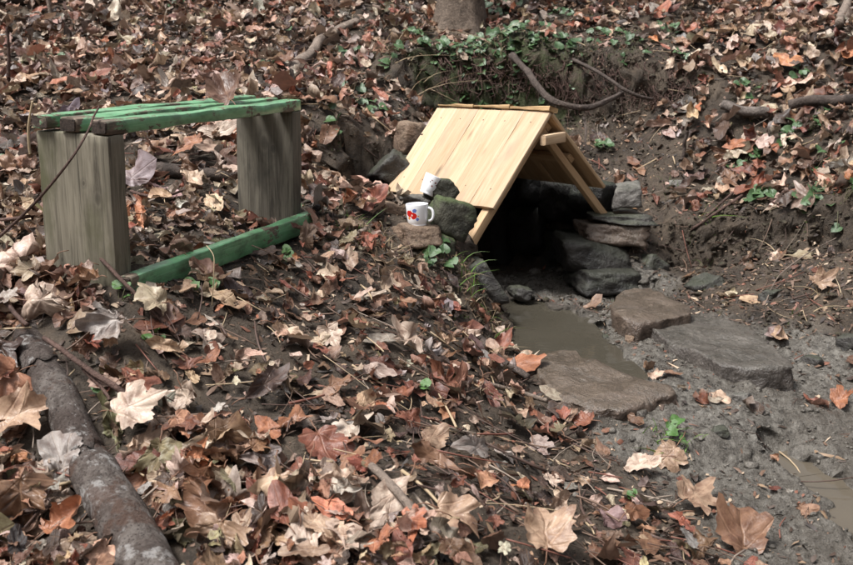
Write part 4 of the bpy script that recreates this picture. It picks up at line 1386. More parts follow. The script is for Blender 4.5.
# hand-placed leaves that the photograph shows plainly: u, v, width px, colour, shape, curl, lift, words
HERO = [(268, 436, 36, 'orange', 'oval', .3, .012, 'flat orange oval leaf on the soil left of the large red brown leaf'),
        (322, 452, 60, 'red brown', 'maple2', .2, .014, 'large wet red brown lobed leaf in the middle foreground'),
        (296, 480, 40, 'red brown', 'oval', .2, .012, 'wet red brown oval leaf just below the large red brown one'),
        (133, 440, 66, 'pale tan', 'maple', .35, .070, 'pale tan lobed leaf lying across the bark log'),
        (212, 532, 72, 'brown', 'maple2', .9, .05, 'big folded brown leaf standing up right of the log'),
        (556, 514, 40, 'pinkish', 'oval', .9, .012, 'folded pale pink leaf at the lower edge of the mound'),
        (480, 482, 40, 'red brown', 'oval', .2, .010, 'dark red oval leaf lying flat on bare soil in the centre'),
        (428, 470, 40, 'brown', 'oval', 1.2, .03, 'curled brown leaf standing beside the flat mossy stone'),
        (474, 456, 48, 'grey', 'oval', .5, .02, 'greyish leaf lying above the dark red oval leaf'),
        (640, 472, 40, 'pale tan', 'oval', .4, .015, 'pale tan oval leaf at the edge of the mud'),
        (692, 506, 66, 'tan', 'maple', .45, .02, 'large tan lobed leaf at the edge of the mud'),
        (742, 546, 72, 'brown', 'maple2', .5, .02, 'wet brown lobed leaf nearest the mud in the lower right'),
        (545, 548, 74, 'tan', 'maple', .6, .03, 'large tan lobed leaf at the bottom of the picture centre'),
        (448, 530, 60, 'tan', 'maple', .7, .03, 'crumpled tan lobed leaf right of the straight stick'),
        (385, 522, 52, 'pale tan', 'oval', .9, .03, 'pale curled leaf leaning on the straight stick'),
        (840, 404, 30, 'orange', 'maple2', .6, .012, 'orange tan leaf alone on the mud near the right edge'),
        (818, 290, 32, 'tan', 'maple', .8, .03, 'tan leaf on the overhanging right bank'),
        (358, 327, 28, 'red brown', 'oval', .3, .012, 'small orange red leaf on the mound below the mugs'),
        (410, 426, 40, 'red brown', 'oval', .4, .012, 'red brown oval leaf on the mound slope'),
        (330, 340, 34, 'pale tan', 'maple2', .5, .012, 'pale tan leaf on bare soil below the bench'),
        (408, 350, 44, 'pale tan', 'maple', .9, .03, 'pale crumpled leaf in the middle of the mound'),
        (60, 546, 60, 'orange', 'maple2', .6, .04, 'orange leaf in the bottom left corner beside the log'),
        (45, 322, 66, 'pale tan', 'maple2', .8, .05, 'large pale curled leaf left of the bench leg'),
        (118, 345, 70, 'grey', 'maple', .9, .06, 'big grey drooping leaf above the log'),
        (62, 480, 60, 'grey', 'oval', .6, .045, 'grey mottled leaf pressed against the log from the left'),
        (160, 470, 46, 'olive', 'maple2', .8, .03, 'olive leaf just right of the log'),
        (188, 412, 60, 'pale tan', 'maple', .6, .03, 'pale lobed leaf above the olive leaf'),
        (22, 438, 66, 'tan', 'maple2', .9, .05, 'large tan curled leaf at the left edge beside the log'),
        (500, 352, 38, 'red brown', 'oval', .8, .02, 'red brown leaf on the edge above the pool'),
        (516, 372, 46, 'orange', 'oval', .6, .02, 'orange brown wet leaf at the lip of the pool'),
        (668, 462, 44, 'tan', 'maple', .6, .015, 'tan crumpled leaf behind the pale oval one at the mud'),
        (270, 500, 56, 'tan', 'maple', .6, .03, 'tan lobed leaf in the lower left of the mound'),
        (340, 395, 40, 'brown', 'maple2', .6, .02, 'brown leaf on the soil in the centre left'),
        (436, 445, 44, 'tan', 'oval', .4, .015, 'tan narrow leaf above the curled brown one')]


def leaf_object(V, F_, luv, col, rnd, base, R, label, group, lid=True, sz=.05):
    me = mesh_from('fallen_leaf', V, F_)
    nV = len(V)
    vattr(me, 'Col', np.column_stack([np.tile(col, (nV, 1)), np.ones(nV)]), 'FLOAT_COLOR')
    vattr(me, 'luv', np.column_stack([luv, np.full(nV, rnd)]), 'FLOAT_VECTOR')
    return me


M_stalk = MT('leaf_stalk', .6); M_stalk.base((.17, .085, .05)); M_stalk = M_stalk.m


def stalk_mesh(base, s, r):
    b = base
    d = np.array([r.normal(0, .25), -1, r.normal(.1, .25)]); L = r.uniform(.35, .8)
    path = [b + np.array([0, .06, 0]) + d * L * t + np.array([r.normal(0, .04), 0, -.25 * t * t + .05]) * t for t in np.linspace(0, 1, 5)]
    V, Fs = tube(np.array(path) * s, np.linspace(.0016, .0011, 5), 5)
    return mesh_from('stalk', V, Fs)


LAND = [((90, 480), 'beside the bark log'), ((20, 320), 'left of the near bench leg'), ((200, 250), 'under the bench'), ((230, 310), 'below the green stretcher'), ((340, 240), 'right of the far bench leg'),
        ((420, 270), 'below the mugs'), ((470, 330), 'on the lip above the pool'), ((330, 330), 'on the mound below the bench'), ((420, 380), 'on the middle of the mound'), ((530, 420), 'above the half sunk slab'), ((250, 420), 'on the left of the mound'),
        ((320, 520), 'near the straight stick'), ((200, 520), 'right of the log end'), ((450, 520), 'at the bottom of the mound'), ((560, 490), 'on the bare soil near the mud'), ((680, 520), 'at the edge of the mud'), ((800, 450), 'on the wet mud'),
        ((820, 300), 'on the right bank'), ((760, 190), 'high on the right bank'), ((100, 150), 'behind the bench'), ((300, 120), 'on the slope behind the bench'), ((150, 380), 'between log and stretcher'), ((20, 540), 'in the bottom left corner'), ((30, 220), 'left of the bench')]
landw = np.array([GF(*p)[:2] for p, _ in LAND])
ORD = ['leftmost', 'second from left', 'third from left', 'fourth from left', 'fifth from left', 'sixth from left', 'seventh from left', 'eighth from left', 'ninth from left', 'tenth from left', 'eleventh from left', 'twelfth from left']
NUM = ['zero', 'one', 'two', 'three', 'four', 'five', 'six', 'seven', 'eight', 'nine', 'ten', 'eleven', 'twelve']

rh = np.random.default_rng(99)
hero_xy = []
for (u, v, wp, cn, kd, cu, lift, lb) in HERO:
    g = GF(u, v + 2)
    g = g + np.array([0, 0, lift + .012])
    dd = g @ FW
    s = wp * dd / FPX / 1.75 if kd != 'oval' else wp * dd / FPX / 1.75
    t = leaf_template(kd, True, cu, rh)
    nrm = ground_n(np.array([g[0]]), np.array([g[1]]))
    # lean a little towards the viewer so that the blade shows
    nrm = nrm + np.array([[0, -.35 - .35 * (cu > .6), 0]])
    R, _f = leaf_rot(1, np.array([.10 + .12 * cu]), rh, nrm)
    me = leaf_object(t['V'] * s, t['F'], t['luv'], np.clip(np.array(PAL[cn]) * rh.uniform(.9, 1.15), 0, .6), rh.random(), None, None, lb, None)
    o = tag(obj('fallen_leaf', me, M_leaf, M=mat4(R[0], g)), lb, 'leaf', 'fallen leaves')
    obj('stalk', stalk_mesh(t['base'], s, rh), M_stalk, o)
    hero_xy.append((g[0], g[1], s))
# the big leaf left lying on the bench seat
t = leaf_template('maple2', True, .5, np.random.default_rng(12))
g = bpt(-.115, .745, BH + .030); s = .115
zz = np.array([.10, -.52, .85]); zz /= np.linalg.norm(zz)
xx_ = np.array([.35, .2, -.05]); xx_ -= zz * (xx_ @ zz); xx_ /= np.linalg.norm(xx_)
R = np.column_stack([xx_, np.cross(zz, xx_), zz])
me = leaf_object(t['V'] * s, t['F'], t['luv'], np.array((.15, .085, .06)), .3, None, None, '', None)
o = tag(obj('fallen_leaf', me, M_leaf, M=mat4(R, g)), 'large curled brown leaf lying on the bench seat', 'leaf', 'fallen leaves')
obj('stalk', stalk_mesh(t['base'], s, rh), M_stalk, o)

# clear loose leaves from under the hand-placed ones
keepl = np.ones(nl, bool)
for hx, hy, s in hero_xy:
    keepl &= ~((np.hypot(lx_ - hx, ly_ - hy) < s * 1.15) & (layer > .25))
NIND = 300 - len(HERO) - 1
order = np.argsort(-np.where(keepl, score, 0))[:NIND]
ind = np.zeros(nl, bool); ind[order] = True
keys = {}
for i in order:
    t = TH[tid[i]]
    px_w = size[i] / pj[i, 2] * FPX * 1.75
    sz_ = 'large' if px_w > 62 else 'medium' if px_w > 46 else 'small'
    st_ = 'flat' if t['curl'] < .4 else 'crumpled' if t['curl'] < .9 else 'curled'
    sh_ = 'oval' if t['kind'] == 'oval' else 'lobed'
    li = np.argmin(np.hypot(landw[:, 0] - lx_[i], landw[:, 1] - ly_[i]))
    keys.setdefault((sz_, st_, PN[pal[i]], sh_, LAND[li][1]), []).append(i)
for (a, b, c, d, e), ids in keys.items():
    ids = sorted(ids, key=lambda q: pj[q, 0])
    for q, i in enumerate(ids):
        lb = f'{a} {b} {c} {d} leaf {e}' if len(ids) == 1 else f'{ORD[min(q, 11)]} of {a} {b} {c} {d} leaves {e}'
        lb = ' '.join(lb.split()[:16])
        t = TH[tid[i]]
        V = t['V'] * size[i]
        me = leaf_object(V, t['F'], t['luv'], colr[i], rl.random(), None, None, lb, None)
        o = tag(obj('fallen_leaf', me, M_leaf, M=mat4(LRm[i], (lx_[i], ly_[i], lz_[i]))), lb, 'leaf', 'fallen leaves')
        obj('stalk', stalk_mesh(t['base'], size[i], rl), M_stalk, o)

VV, TT, CC, LU = [], [], [], []
off = 0
rest = keepl & ~ind
rnd_ = rl.random(nl)
for T_, sel in ((TH, rest & hi), (TL, rest & ~hi)):
    for k in range(60):
        q = np.where(sel & (tid == k))[0]
        if len(q) == 0: continue
        t = T_[k]; nv = len(t['V'])
        P = t['V'][None] * (size[q] * (1 + .0 * q))[:, None, None]
        P = P * np.stack([np.ones(len(q)), np.ones(len(q)), np.ones(len(q))], -1)[:, None, :]
        P = np.einsum('nij,nvj->nvi', LRm[q], P) + np.stack([lx_[q], ly_[q], lz_[q]], -1)[:, None, :]
        VV.append(P.reshape(-1, 3))
        TT.append((t['F'][None] + (off + np.arange(len(q)) * nv)[:, None, None]).reshape(-1, 3))
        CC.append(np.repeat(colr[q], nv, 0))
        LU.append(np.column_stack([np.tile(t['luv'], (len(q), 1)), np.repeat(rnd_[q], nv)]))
        off += nv * len(q)
VV, TT, CC, LU = np.vstack(VV), np.vstack(TT), np.vstack(CC), np.vstack(LU)
me = big_mesh('leaf_litter', VV, TT)
vattr(me, 'Col', np.column_stack([CC, np.ones(len(CC))]), 'FLOAT_COLOR'); vattr(me, 'luv', LU, 'FLOAT_VECTOR')
tag(obj('leaf_litter', me, M_leaf), 'thick litter of dead brown leaves covering the slope', 'leaves', kind='stuff')
print('leaves', nl, 'litter tris', len(TT))

# crumbs of broken leaf, bark and needles over soil
nc = 85000
cx_ = rl.uniform(-2.4, 2.8, nc); cy_ = rl.uniform(1.3, 6.0, nc)
ok = np.abs(cx_) < .54 * cy_ + .2
cx_, cy_ = cx_[ok], cy_[ok]
cc_ = character(cx_, cy_)
ok = (rl.random(len(cx_)) < np.clip(.9 - .8 * cc_[:, 1], .05, 1) * np.clip(1.3 - cc_[:, 0], .1, 1) * np.where(cy_ > 3.9, .5, 1)) & (poly_sd(cx_, cy_, pool_w) > .02)
dx, dy = cx_ - ROOF_O[0], cy_ - ROOF_O[1]; rlx = dx * ux + dy * uy; rly = -dx * uy + dy * ux
ok &= ~((np.abs(rlx) < .4) & (rly > -.05) & (rly < RL))
for W in SLABS: ok &= poly_sd(cx_, cy_, W) > .0
cx_, cy_ = cx_[ok], cy_[ok]; nc = len(cx_)
cs = np.clip(.0055 * np.exp(rl.normal(0, .55, nc)), .001, .011); asp = np.where(rl.random(nc) < .22, rl.uniform(2.0, 3.2, nc), rl.uniform(.8, 1.8, nc))
base5 = np.array([(-1, -.4, 0), (-.2, -.8, .25), (1, -.2, 0), (.7, .6, .3), (-.5, .7, .1), (0, 0, .35)])
V = base5[None] * (1 + .3 * rl.normal(size=(nc, 6, 1)).clip(-2, 2)) * np.stack([cs * asp, cs / np.sqrt(asp) * .9, cs], -1)[:, None, :]
Rm, _ = leaf_rot(nc, np.full(nc, .35), rl, ground_n(cx_, cy_))
V = np.einsum('nij,nvj->nvi', Rm, V) + np.stack([cx_, cy_, ground_z(cx_, cy_) + .003], -1)[:, None, :]
T = np.array([(0, 1, 5), (1, 2, 5), (2, 3, 5), (3, 4, 5), (4, 0, 5)])
T = (T[None] + (np.arange(nc) * 6)[:, None, None]).reshape(-1, 3)
cpal = np.array([(.05, .03, .02), (.12, .07, .045), (.24, .16, .10), (.36, .27, .19), (.16, .065, .04), (.03, .022, .018)])
cc = cpal[rl.choice(6, nc, p=[.34, .25, .11, .05, .08, .17])]
me = big_mesh('leaf_crumbs', V.reshape(-1, 3), T)
vattr(me, 'Col', np.column_stack([np.repeat(cc, 6, 0), np.ones(nc * 6)]), 'FLOAT_COLOR')
kc = MT('crumbs', .65); kc.base(kc.attr('Col', 'Color'))
tag(obj('leaf_crumbs', me, kc.m), 'crumbled bits of leaf and bark on the bare soil', 'debris', kind='stuff')

# ------------------------------------------------------------------ twigs, straw, roots
def twig(label, pts, r0, r1, mat=None, n=26, seed=0, name='twig', group='loose twigs'):
    return branch(name, label, 'twig', pts, r0, r1, mat or M_twig, n, 8, .12, seed, group)[0]


tw = twig('long thin bramble stem arching over the near bench leg', [unp(*p) for p in [(99, 107, 2.36), (93, 118, 2.32), (89, 130, 2.28), (72, 158, 2.24), (45, 192, 2.28), (20, 218, 2.36), (-10, 245, 2.42)]], .0026, .0045, seed=1)
twig('brown forked twig lying from the bench leg to the soil', gpts([(76, 258), (96, 276), (124, 300), (150, 318), (182, 346)], [.09, .07, .05, .03, .015]), .0045, .006, seed=2)
twig('dark twig lying over the leaves above the log', gpts([(46, 366), (70, 382), (98, 402), (130, 424)], .07), .0065, .0075, seed=3)
twig('second dark twig under the one above the log', gpts([(84, 388), (100, 404), (112, 420)], .05), .005, .004, seed=4)
twig('straight pale brown stick on the ground at the bottom centre', gpts([(372, 494), (392, 516), (412, 538), (438, 566)], .065), .0085, .0095, M_bark3, seed=5)
twig('dark stick at the left edge above the log', gpts([(4, 322), (16, 338), (30, 352)], .07), .006, .005, seed=6)
twig('grey stick on the mound above the half sunk slab', gpts([(476, 392), (510, 398), (546, 410)], .03), .008, .0065, M_bark3, seed=7)
twig('brown stick lying on the lip above the pool', gpts([(480, 348), (500, 368), (528, 385)], .03), .014, .011, M_bark2, seed=8)
twig('long pale stalk leaning out of the right bank', [GF(765, 305) + [0, 0, .0], GF(775, 290) + [0, -.02, .06], GF(800, 268) + [0, -.03, .06], GF(835, 247) + [0, 0, .04]], .003, .002, M_bark3, seed=9)
twig('dark stick sloping down the right bank below the ivy', gpts([(690, 236), (720, 216), (752, 195)], .03), .007, .008, seed=10)
twig('second dark stick parallel to the sloping one on the right bank', gpts([(706, 222), (724, 205), (742, 190)], .025), .006, .006, seed=11)
twig('white bent straw standing in front of the stretcher', [GF(212, 306), GF(212, 306) + [.012, -.01, .09], GF(212, 306) + [.012, 0, .14], GF(212, 306) + [-.01, .02, .165]], .0016, .0012, M_straw, seed=12)
twig('pale thin stem standing by the left end of the bench', [GF(32, 170) + [0, 0, 0], GF(32, 170) + [.0, 0, .14], GF(32, 170) + [.03, 0, .27]], .006, .004, M_straw, seed=13)
twig('upright pale stick at the top left of the slope', [GF(52, 25), GF(52, 25) + [-.01, 0, .12], GF(52, 25) + [-.02, .02, .3]], .012, .010, M_bark3, seed=14)
twig('dark upright twig at the left edge beyond the bench', [GF(8, 95), GF(8, 95) + [.02, 0, .15], GF(8, 95) + [.03, 0, .32]], .010, .006, seed=15)
twig('short dead stump of a stem on the bare bank', [GF(683, 160), GF(683, 160) + [0, -.01, .09], GF(683, 160) + [.005, -.02, .16]], .011, .009, M_bark2, seed=16)
twig('brown stick between leaves under the bench', gpts([(132, 208), (160, 214), (186, 206)], .06), .006, .005, seed=17)
twig('long grey stick lying left of the bench leg', gpts([(-10, 238), (20, 236), (56, 228)], .06), .006, .007, seed=18)
twig('thin grey stick crossing the leaves left of the bench', gpts([(0, 225), (24, 212), (50, 205)], .05), .004, .003, seed=19)
twig('thin reddish twig curving at the bottom centre', gpts([(418, 498), (440, 506), (444, 530)], .03), .0026, .002, seed=20)
twig('thin pale stalk lying on the bare soil in the centre', gpts([(352, 372), (380, 390), (404, 410)], .02), .003, .002, M_straw, seed=21)
twig('thin brown stalk on the soil beside the half sunk slab', gpts([(588, 398), (612, 410), (636, 424)], .012), .003, .002, M_straw, seed=22)

# fine twig litter and straws lying everywhere
tv, tf = [], []
r9 = np.random.default_rng(17)
tcol = []
for i in range(1500):
    u, v = r9.uniform(-20, 873), r9.uniform(5, 575)
    x_ = None
    yy = 1.6 + 4.6 * r9.random() ** 1.1; xx = r9.uniform(-.52, .52) * yy
    c = character(np.array([xx]), np.array([yy]))[0]
    if c[1] > .45 and r9.random() > .12: continue
    if poly_sd(np.array([xx]), np.array([yy]), pool_w)[0] < .06: continue
    dx, dy = xx - ROOF_O[0], yy - ROOF_O[1]; a_, b_ = dx * ux + dy * uy, -dx * uy + dy * ux
    if abs(a_) < .5 and -.2 < b_ < RL + .1: continue
    q = bench_l = (np.array([xx, yy, 0]) - BENCH_O * [1, 1, 0]) @ BENCH_R
    if -BW - .1 < q[0] < .12 and -.1 < q[1] < BL + .1: continue
    L = r9.uniform(.04, .20); a = r9.uniform(0, 6.28)
    t = np.linspace(-.5, .5, 5)
    bend = r9.normal(0, .25)
    X = xx + L * (t * math.cos(a) - bend * t * t * math.sin(a)); Y = yy + L * (t * math.sin(a) + bend * t * t * math.cos(a))
    Z = ground_z(X, Y); Z = np.linspace(Z[0], Z[-1], 5) + .008 + .05 * c[0] * r9.random() + r9.normal(0, .12) * t * L
    Z = np.maximum(Z, ground_z(X, Y) + .002)
    rr = r9.uniform(.0009, .0028) * (1.6 if r9.random() < .12 else 1)
    v_, f_ = tube(np.column_stack([X, Y, Z]), np.linspace(rr, rr * .6, 5), 5)
    tf += [tuple(k + len(tv) for k in f) for f in f_]; tv += list(v_)
    c0 = [(.07, .04, .03), (.13, .08, .055), (.36, .27, .17), (.16, .06, .04), (.24, .19, .15)][r9.choice(5, p=[.32, .28, .15, .12, .13])]
    tcol += [c0 + (1,)] * len(v_)
me = mesh_from('twig_litter', tv, tf)
vattr(me, 'Col', np.array(tcol), 'FLOAT_COLOR')
tag(obj('twig_litter', me, kc.m), 'fine twigs, stalks and straws strewn through the leaves', 'twigs', kind='stuff')

# fine roots hanging from the cut bank
rv, rf = [], []
for i in range(620):
    u, v = r9.uniform(432, 690), r9.uniform(48, 84)
    if u > 560: v = r9.uniform(54, 100)
    p = GF(u, v) + np.array([0, -.015, .0])
    L = r9.uniform(.05, .24)
    n_ = 7
    path = [p]
    d = np.array([r9.normal(0, .35), -.25 + r9.normal(0, .2), -1.0])
    for k in range(n_):
        d = d + r9.normal(0, .3, 3); d /= np.linalg.norm(d)
        q = path[-1] + d * L / n_
        gz = float(ground_z(np.array([q[0]]), np.array([q[1]]))[0])
        if q[2] < gz + .004: q = np.array([q[0], q[1] - .01, max(q[2], gz - .01)])
        path.append(q)
    rr = r9.uniform(.0012, .004) * (2.0 if r9.random() < .06 else 1)
    v_, f_ = tube(path, np.linspace(rr, rr * .4, len(path)), 5)
    rf += [tuple(k + len(rv) for k in f) for f in f_]; rv += list(v_)
tag(obj('hanging_roots', mesh_from('hanging_roots', rv, rf), M_twig), 'fine dark roots hanging from the undercut bank behind the roof', 'roots', kind='stuff')

# ------------------------------------------------------------------ ivy, sprouts, grass, moss
def green_material(name, a, b, rough=.35):
    k = MT(name, rough, .5)
    v = k.coord()
    k.base(k.mix(k.rand(), k.mix(k.noise(v, 60, 4, .6), a, b), k.mix(k.noise(v, 40, 3, .6), b, tuple(x * 1.25 for x in b))))
    k.bump(k.noise(v, 120, 3, .6), .3, .003)
    return k.m


M_ivy = green_material('ivy_green', (.018, .043, .016), (.058, .105, .042))
M_spr = green_material('fresh_green', (.03, .078, .016), (.065, .135, .034))
M_grass = green_material('grass_green', (.06, .13, .02), (.15, .26, .05), .45)
M_stem = MT('green_stem', .6); M_stem.base((.09, .085, .04)); M_stem = M_stem.m


def ivy_leaf_mesh(seed):
    r = np.random.default_rng(seed)
    pts = [(-90, .18), (-70, .55), (-40, .72), (-10, .80), (15, .78), (40, .74), (65, .82), (90, 1.0)]
    a = np.radians(np.array([p[0] for p in pts] + [180 - p[0] for p in pts[::-1][1:-1]]))
    rr = np.array([p[1] for p in pts] + [p[1] for p in pts[::-1][1:-1]]) * (1 + r.normal(0, .05, 14))
    O = np.column_stack([rr * np.cos(a), rr * np.sin(a)])
    P = np.vstack([[0, 0], O * .55, O])
    z = .25 * np.abs(P[:, 0]) ** 1.2 + .12 * r.normal(size=len(P)) * .5 - .18 * P[:, 1] ** 2
    K = 14
    F_ = [(0, 1 + i, 1 + (i + 1) % K) for i in range(K)] + [(1 + i, 1 + K + i, 1 + K + (i + 1) % K, 1 + (i + 1) % K) for i in range(K)]
    return mesh_from('leaf', np.column_stack([P, z]), F_)


IVY = [ivy_leaf_mesh(i) for i in range(6)]
for m in IVY: m.materials.append(M_ivy)
SPR = [ivy_leaf_mesh(20 + i) for i in range(3)]
for m in SPR: m.materials.append(M_spr)


def plant(name, label, cat, u, v, nleaf, spread, ls, seed, meshes, stem_mat, up=.05, group=None):
    r = np.random.default_rng(seed)
    g = GF(u, v)
    o = empty(name, g); tag(o, label, cat, group)
    sv, sf = [], []
    for i in range(nleaf):
        a = r.uniform(0, 6.28); q = spread * math.sqrt(r.random())
        x, y = q * math.cos(a), q * math.sin(a) * .8
        z = float(ground_z(np.array([g[0] + x]), np.array([g[1] + y]))[0]) - g[2] + up * r.uniform(.5, 1.3)
        n = np.array([r.normal(0, .4), -.55 + r.normal(0, .35), 1.0]); n /= np.linalg.norm(n)
        R, _ = leaf_rot(1, np.array([.12]), r, n[None])
        s = ls * r.uniform(.65, 1.25)
        lf = bpy.data.objects.new('leaf', meshes[int(r.integers(len(meshes)))]); COL.objects.link(lf)
        lf.parent = o
        lf.matrix_local = mat4(R[0] * s, (x, y, z))
        path = [np.array([x * .3, y * .3, z * .1 - .01]), np.array([x * .7, y * .7, z * .6]), np.array([x, y, z - .002])]
        v_, f_ = tube(smooth_path(path, 6), np.linspace(.0017, .0011, 6), 5)
        sf += [tuple(k + len(sv) for k in f) for f in f_]; sv += list(v_)
    obj('stem', mesh_from('stem', sv, sf), stem_mat, o)


IV = [(458, 84, 6, .07, 'hanging low above the left ridge end'), (486, 88, 6, .07, 'hanging low above the ridge middle'), (508, 76, 6, .07, 'hanging on the bank left of the curved root'), (570, 72, 5, .07, 'hanging between the two roots'), (452, 62, 8, .10, 'below the tree trunk on the left'), (478, 58, 9, .10, 'below the tree trunk on the right'), (520, 50, 9, .1, 'between the tree and the curved root'), (545, 44, 8, .1, 'above the curved root on the mossy lip'), (580, 46, 6, .1, 'above the thinner root'), (630, 48, 6, .09, 'on the moss right of the thinner root'), (486, 20, 9, .12, 'touching the right side of the tree'), (432, 56, 6, .08, 'left below the tree'), (820, 168, 5, .08, 'in the middle of the right bank'), (352, 92, 6, .07, 'left of the roof under the slope'), (372, 112, 5, .06, 'just left of the rounded stone'), (350, 60, 4, .06, 'on the slope above the roof corner'), (392, 62, 4, .06, 'on the slope left of the tree'), (415, 38, 5, .06, 'left of the tree base'),
      (470, 72, 9, .10, 'on the bank right above the roof ridge, left part'), (492, 40, 10, .12, 'right of the tree trunk'), (508, 46, 9, .10, 'at the top of the thick curved root'), (530, 30, 9, .12, 'on the bank top in the middle'), (500, 8, 10, .14, 'right of the tree at the top edge'), (545, 62, 5, .08, 'above the curved root'), (566, 18, 6, .10, 'on the bank top right of the middle'),
      (600, 38, 5, .10, 'on the mossy lip'), (665, 36, 4, .08, 'on the lip toward the right'), (604, 150, 6, .045, 'on the bare bank right of the roof'), (742, 168, 7, .08, 'below the broken branch stub'), (790, 140, 7, .09, 'under the reddish branch'), (806, 130, 6, .08, 'beside the reddish branch'), (760, 205, 5, .06, 'low on the right bank'), (812, 200, 5, .07, 'on the right bank above the overhang'),
      (838, 205, 6, .07, 'at the right edge above the overhang'), (755, 150, 4, .05, 'between the two branches on the right bank'), (444, 262, 6, .05, 'below the mossy stones'), (428, 262, 4, .04, 'under the flowered mug'), (85, 262, 3, .04, 'at the foot of the near bench leg'), (60, 66, 4, .08, 'on the slope behind the bench, far left'), (28, 80, 3, .07, 'at the left edge of the slope'), (262, 72, 3, .06, 'behind the bench beside the pale branch'),
      (300, 40, 3, .06, 'above the pale branch'), (180, 8, 4, .08, 'at the top of the slope'), (745, 92, 5, .07, 'above the broken branch stub'), (690, 62, 4, .07, 'on the right end of the lip'), (6, 168, 2, .04, 'at the left edge beside the dark log'), (336, 130, 4, .06, 'on the slope right of the bench'), (800, 80, 4, .08, 'high on the right slope'), (640, 245, 3, .03, 'beside the stone wall')]
for k, (u, v, n_, sp, ph) in enumerate(IV):
    plant('ivy_plant', f'clump of dark green ivy leaves {ph}', 'ivy', u, v, int(n_ * 1.6) if v < 215 else n_, sp * 1.2, .030 + .004 * (k % 3), 300 + k, IVY, M_stem, .045, 'clumps of ivy')
for k, (u, v, n_, sp, ph) in enumerate([(205, 296, 6, .05, 'sprout of bright green leaves in front of the stretcher'), (278, 262, 6, .045, 'sprout of small green leaves by the right part of the stretcher'), (160, 350, 3, .03, 'pair of fresh green leaves below the bench leg'), (632, 505, 3, .016, 'single bright green sprout near the mud'),
                                        (292, 212, 4, .035, 'small green sprout at the foot of the far bench leg'), (96, 395, 3, .03, 'tiny green sprout beside the log'), (424, 398, 2, .02, 'tiny green shoot in the middle of the mound'), (674, 440, 6, .05, 'low green weed at the edge of the mud'), (702, 78, 2, .03, 'yellow green leaf hanging on the lip of the bank'), (520, 318, 3, .03, 'green weed at the lip of the pool'),
                                        (344, 262, 4, .05, 'little green weed right of the far bench leg'), (118, 300, 3, .03, 'tiny green weed at the end of the stretcher')]):
    plant('sprout', ph, 'plant', u, v, n_, sp, .020, 400 + k, SPR, M_stem, .03, 'green sprouts')


def tuft(label, u, v, n_, L, seed, mat, spread=.05):
    r = np.random.default_rng(seed); g = GF(u, v)
    V, Fs = [], []
    for i in range(n_):
        b = np.array([r.normal(0, spread), r.normal(0, spread), 0])
        b[2] = float(ground_z(np.array([g[0] + b[0]]), np.array([g[1] + b[1]]))[0]) - g[2]
        d = np.array([r.normal(0, .5), -.3 + r.normal(0, .4), 1.0]); l = L * r.uniform(.5, 1.2)
        w = np.cross(d, [r.normal(), r.normal(), 0]); w = w / np.linalg.norm(w) * r.uniform(.0012, .0028)
        k0 = len(V)
        dr = r.uniform(.2, 1.0)
        for t in np.linspace(0, 1, 5):
            p = b + d * l * t + np.array([d[0], d[1], -.9]) * dr * l * t * t * .8
            V += [p - w * (1 - t * .95), p + w * (1 - t * .95)]
        Fs += [(k0 + 2 * i2, k0 + 2 * i2 + 1, k0 + 2 * i2 + 3, k0 + 2 * i2 + 2) for i2 in range(4)]
    tag(obj('grass_tuft', mesh_from('grass_tuft', V, Fs), mat, loc=g), label, 'grass', 'tufts of grass')


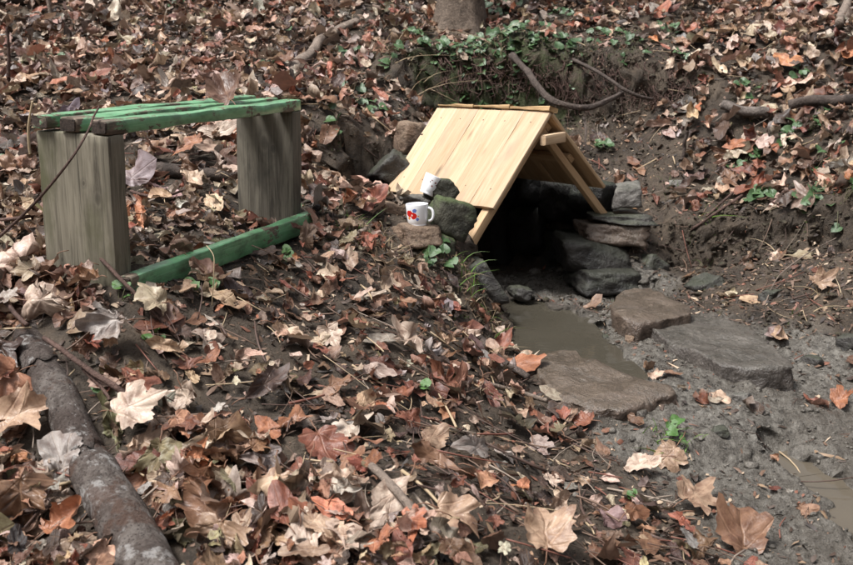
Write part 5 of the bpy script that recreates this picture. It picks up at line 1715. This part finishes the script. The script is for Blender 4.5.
for k, (u, v, n_, L, m, lb, sp) in enumerate([(476, 300, 26, .10, M_grass, 'green grass tuft on the lip beside the dark rafter stone', .04), (487, 322, 60, .09, M_straw, 'tuft of dry straw hanging over the pool edge', .05), (466, 272, 16, .10, M_grass, 'green blades below the mossy stones', .03), (372, 240, 40, .09, M_straw, 'dry grass tuft on the mound left of the mug', .07),
                                              (402, 262, 40, .08, M_straw, 'dry grass tuft below the brown stones', .06), (356, 230, 20, .09, M_grass, 'green grass blades at the top of the mound', .03), (416, 92, 34, .22, M_straw, 'long dry stalks hanging left of the roof ridge', .09), (494, 62, 30, .2, M_straw, 'dry stalks hanging from the bank below the tree', .08), (375, 60, 14, .2, M_straw, 'dry stalks on the slope above the roof corner', .06),
                                              (672, 190, 10, .1, M_grass, 'few green blades on the bare bank', .05), (668, 440, 40, .05, M_grass, 'low green grass at the edge of the mud', .04), (708, 240, 14, .1, M_grass, 'thin blades beside the sloping sticks', .05), (830, 290, 16, .12, M_straw, 'dry blades hanging over the right bank', .06), (800, 215, 14, .1, M_straw, 'dry blades on the right bank below the ivy', .08), (470, 345, 34, .08, M_straw, 'dry straw on the slope above the pool', .06)]):
    tuft(lb, u, v, n_, L, 500 + k, m, sp)

# moss cushions on the lip and stones: countless tiny shoots
mx_, my_ = [], []
nm_ = 60000
mx_ = r9.uniform(-.6, 2.6, nm_); my_ = r9.uniform(2.6, 6.6, nm_)
mc = character(mx_, my_)
msk = mc[:, 2] + .9 * fbm2(mx_, my_, 7, 3, 55)
ok = (msk > .72) & (poly_sd(mx_, my_, pool_w) > .03)
dx, dy = mx_ - ROOF_O[0], my_ - ROOF_O[1]; a_ = dx * ux + dy * uy; b_ = -dx * uy + dy * ux
ok &= ~((np.abs(a_) < .5) & (b_ > -.1) & (b_ < RL + .02))
mx_, my_ = mx_[ok], my_[ok]; nm_ = len(mx_)
hgt = r9.uniform(.006, .02, nm_)
P0 = np.stack([mx_, my_, ground_z(mx_, my_) - .002], -1)
nn_ = ground_n(mx_, my_) + r9.normal(0, .45, (nm_, 3)); nn_ /= np.linalg.norm(nn_, axis=1, keepdims=True)
sd = np.cross(nn_, r9.normal(size=(nm_, 3))); sd /= np.linalg.norm(sd, axis=1, keepdims=True)
V = np.stack([P0 - sd * .003, P0 + sd * .003, P0 + nn_ * hgt[:, None]], 1).reshape(-1, 3)
km = MT('moss_green', .7)
km.base(km.mix(km.noise(km.coord(), 14, 4, .6), (.018, .034, .007), (.075, .105, .02)))
tag(obj('moss', big_mesh('moss', V, np.arange(nm_ * 3).reshape(-1, 3)), km.m), 'cushions of green moss on the lip of the bank', 'moss', kind='stuff')
print('moss', nm_)
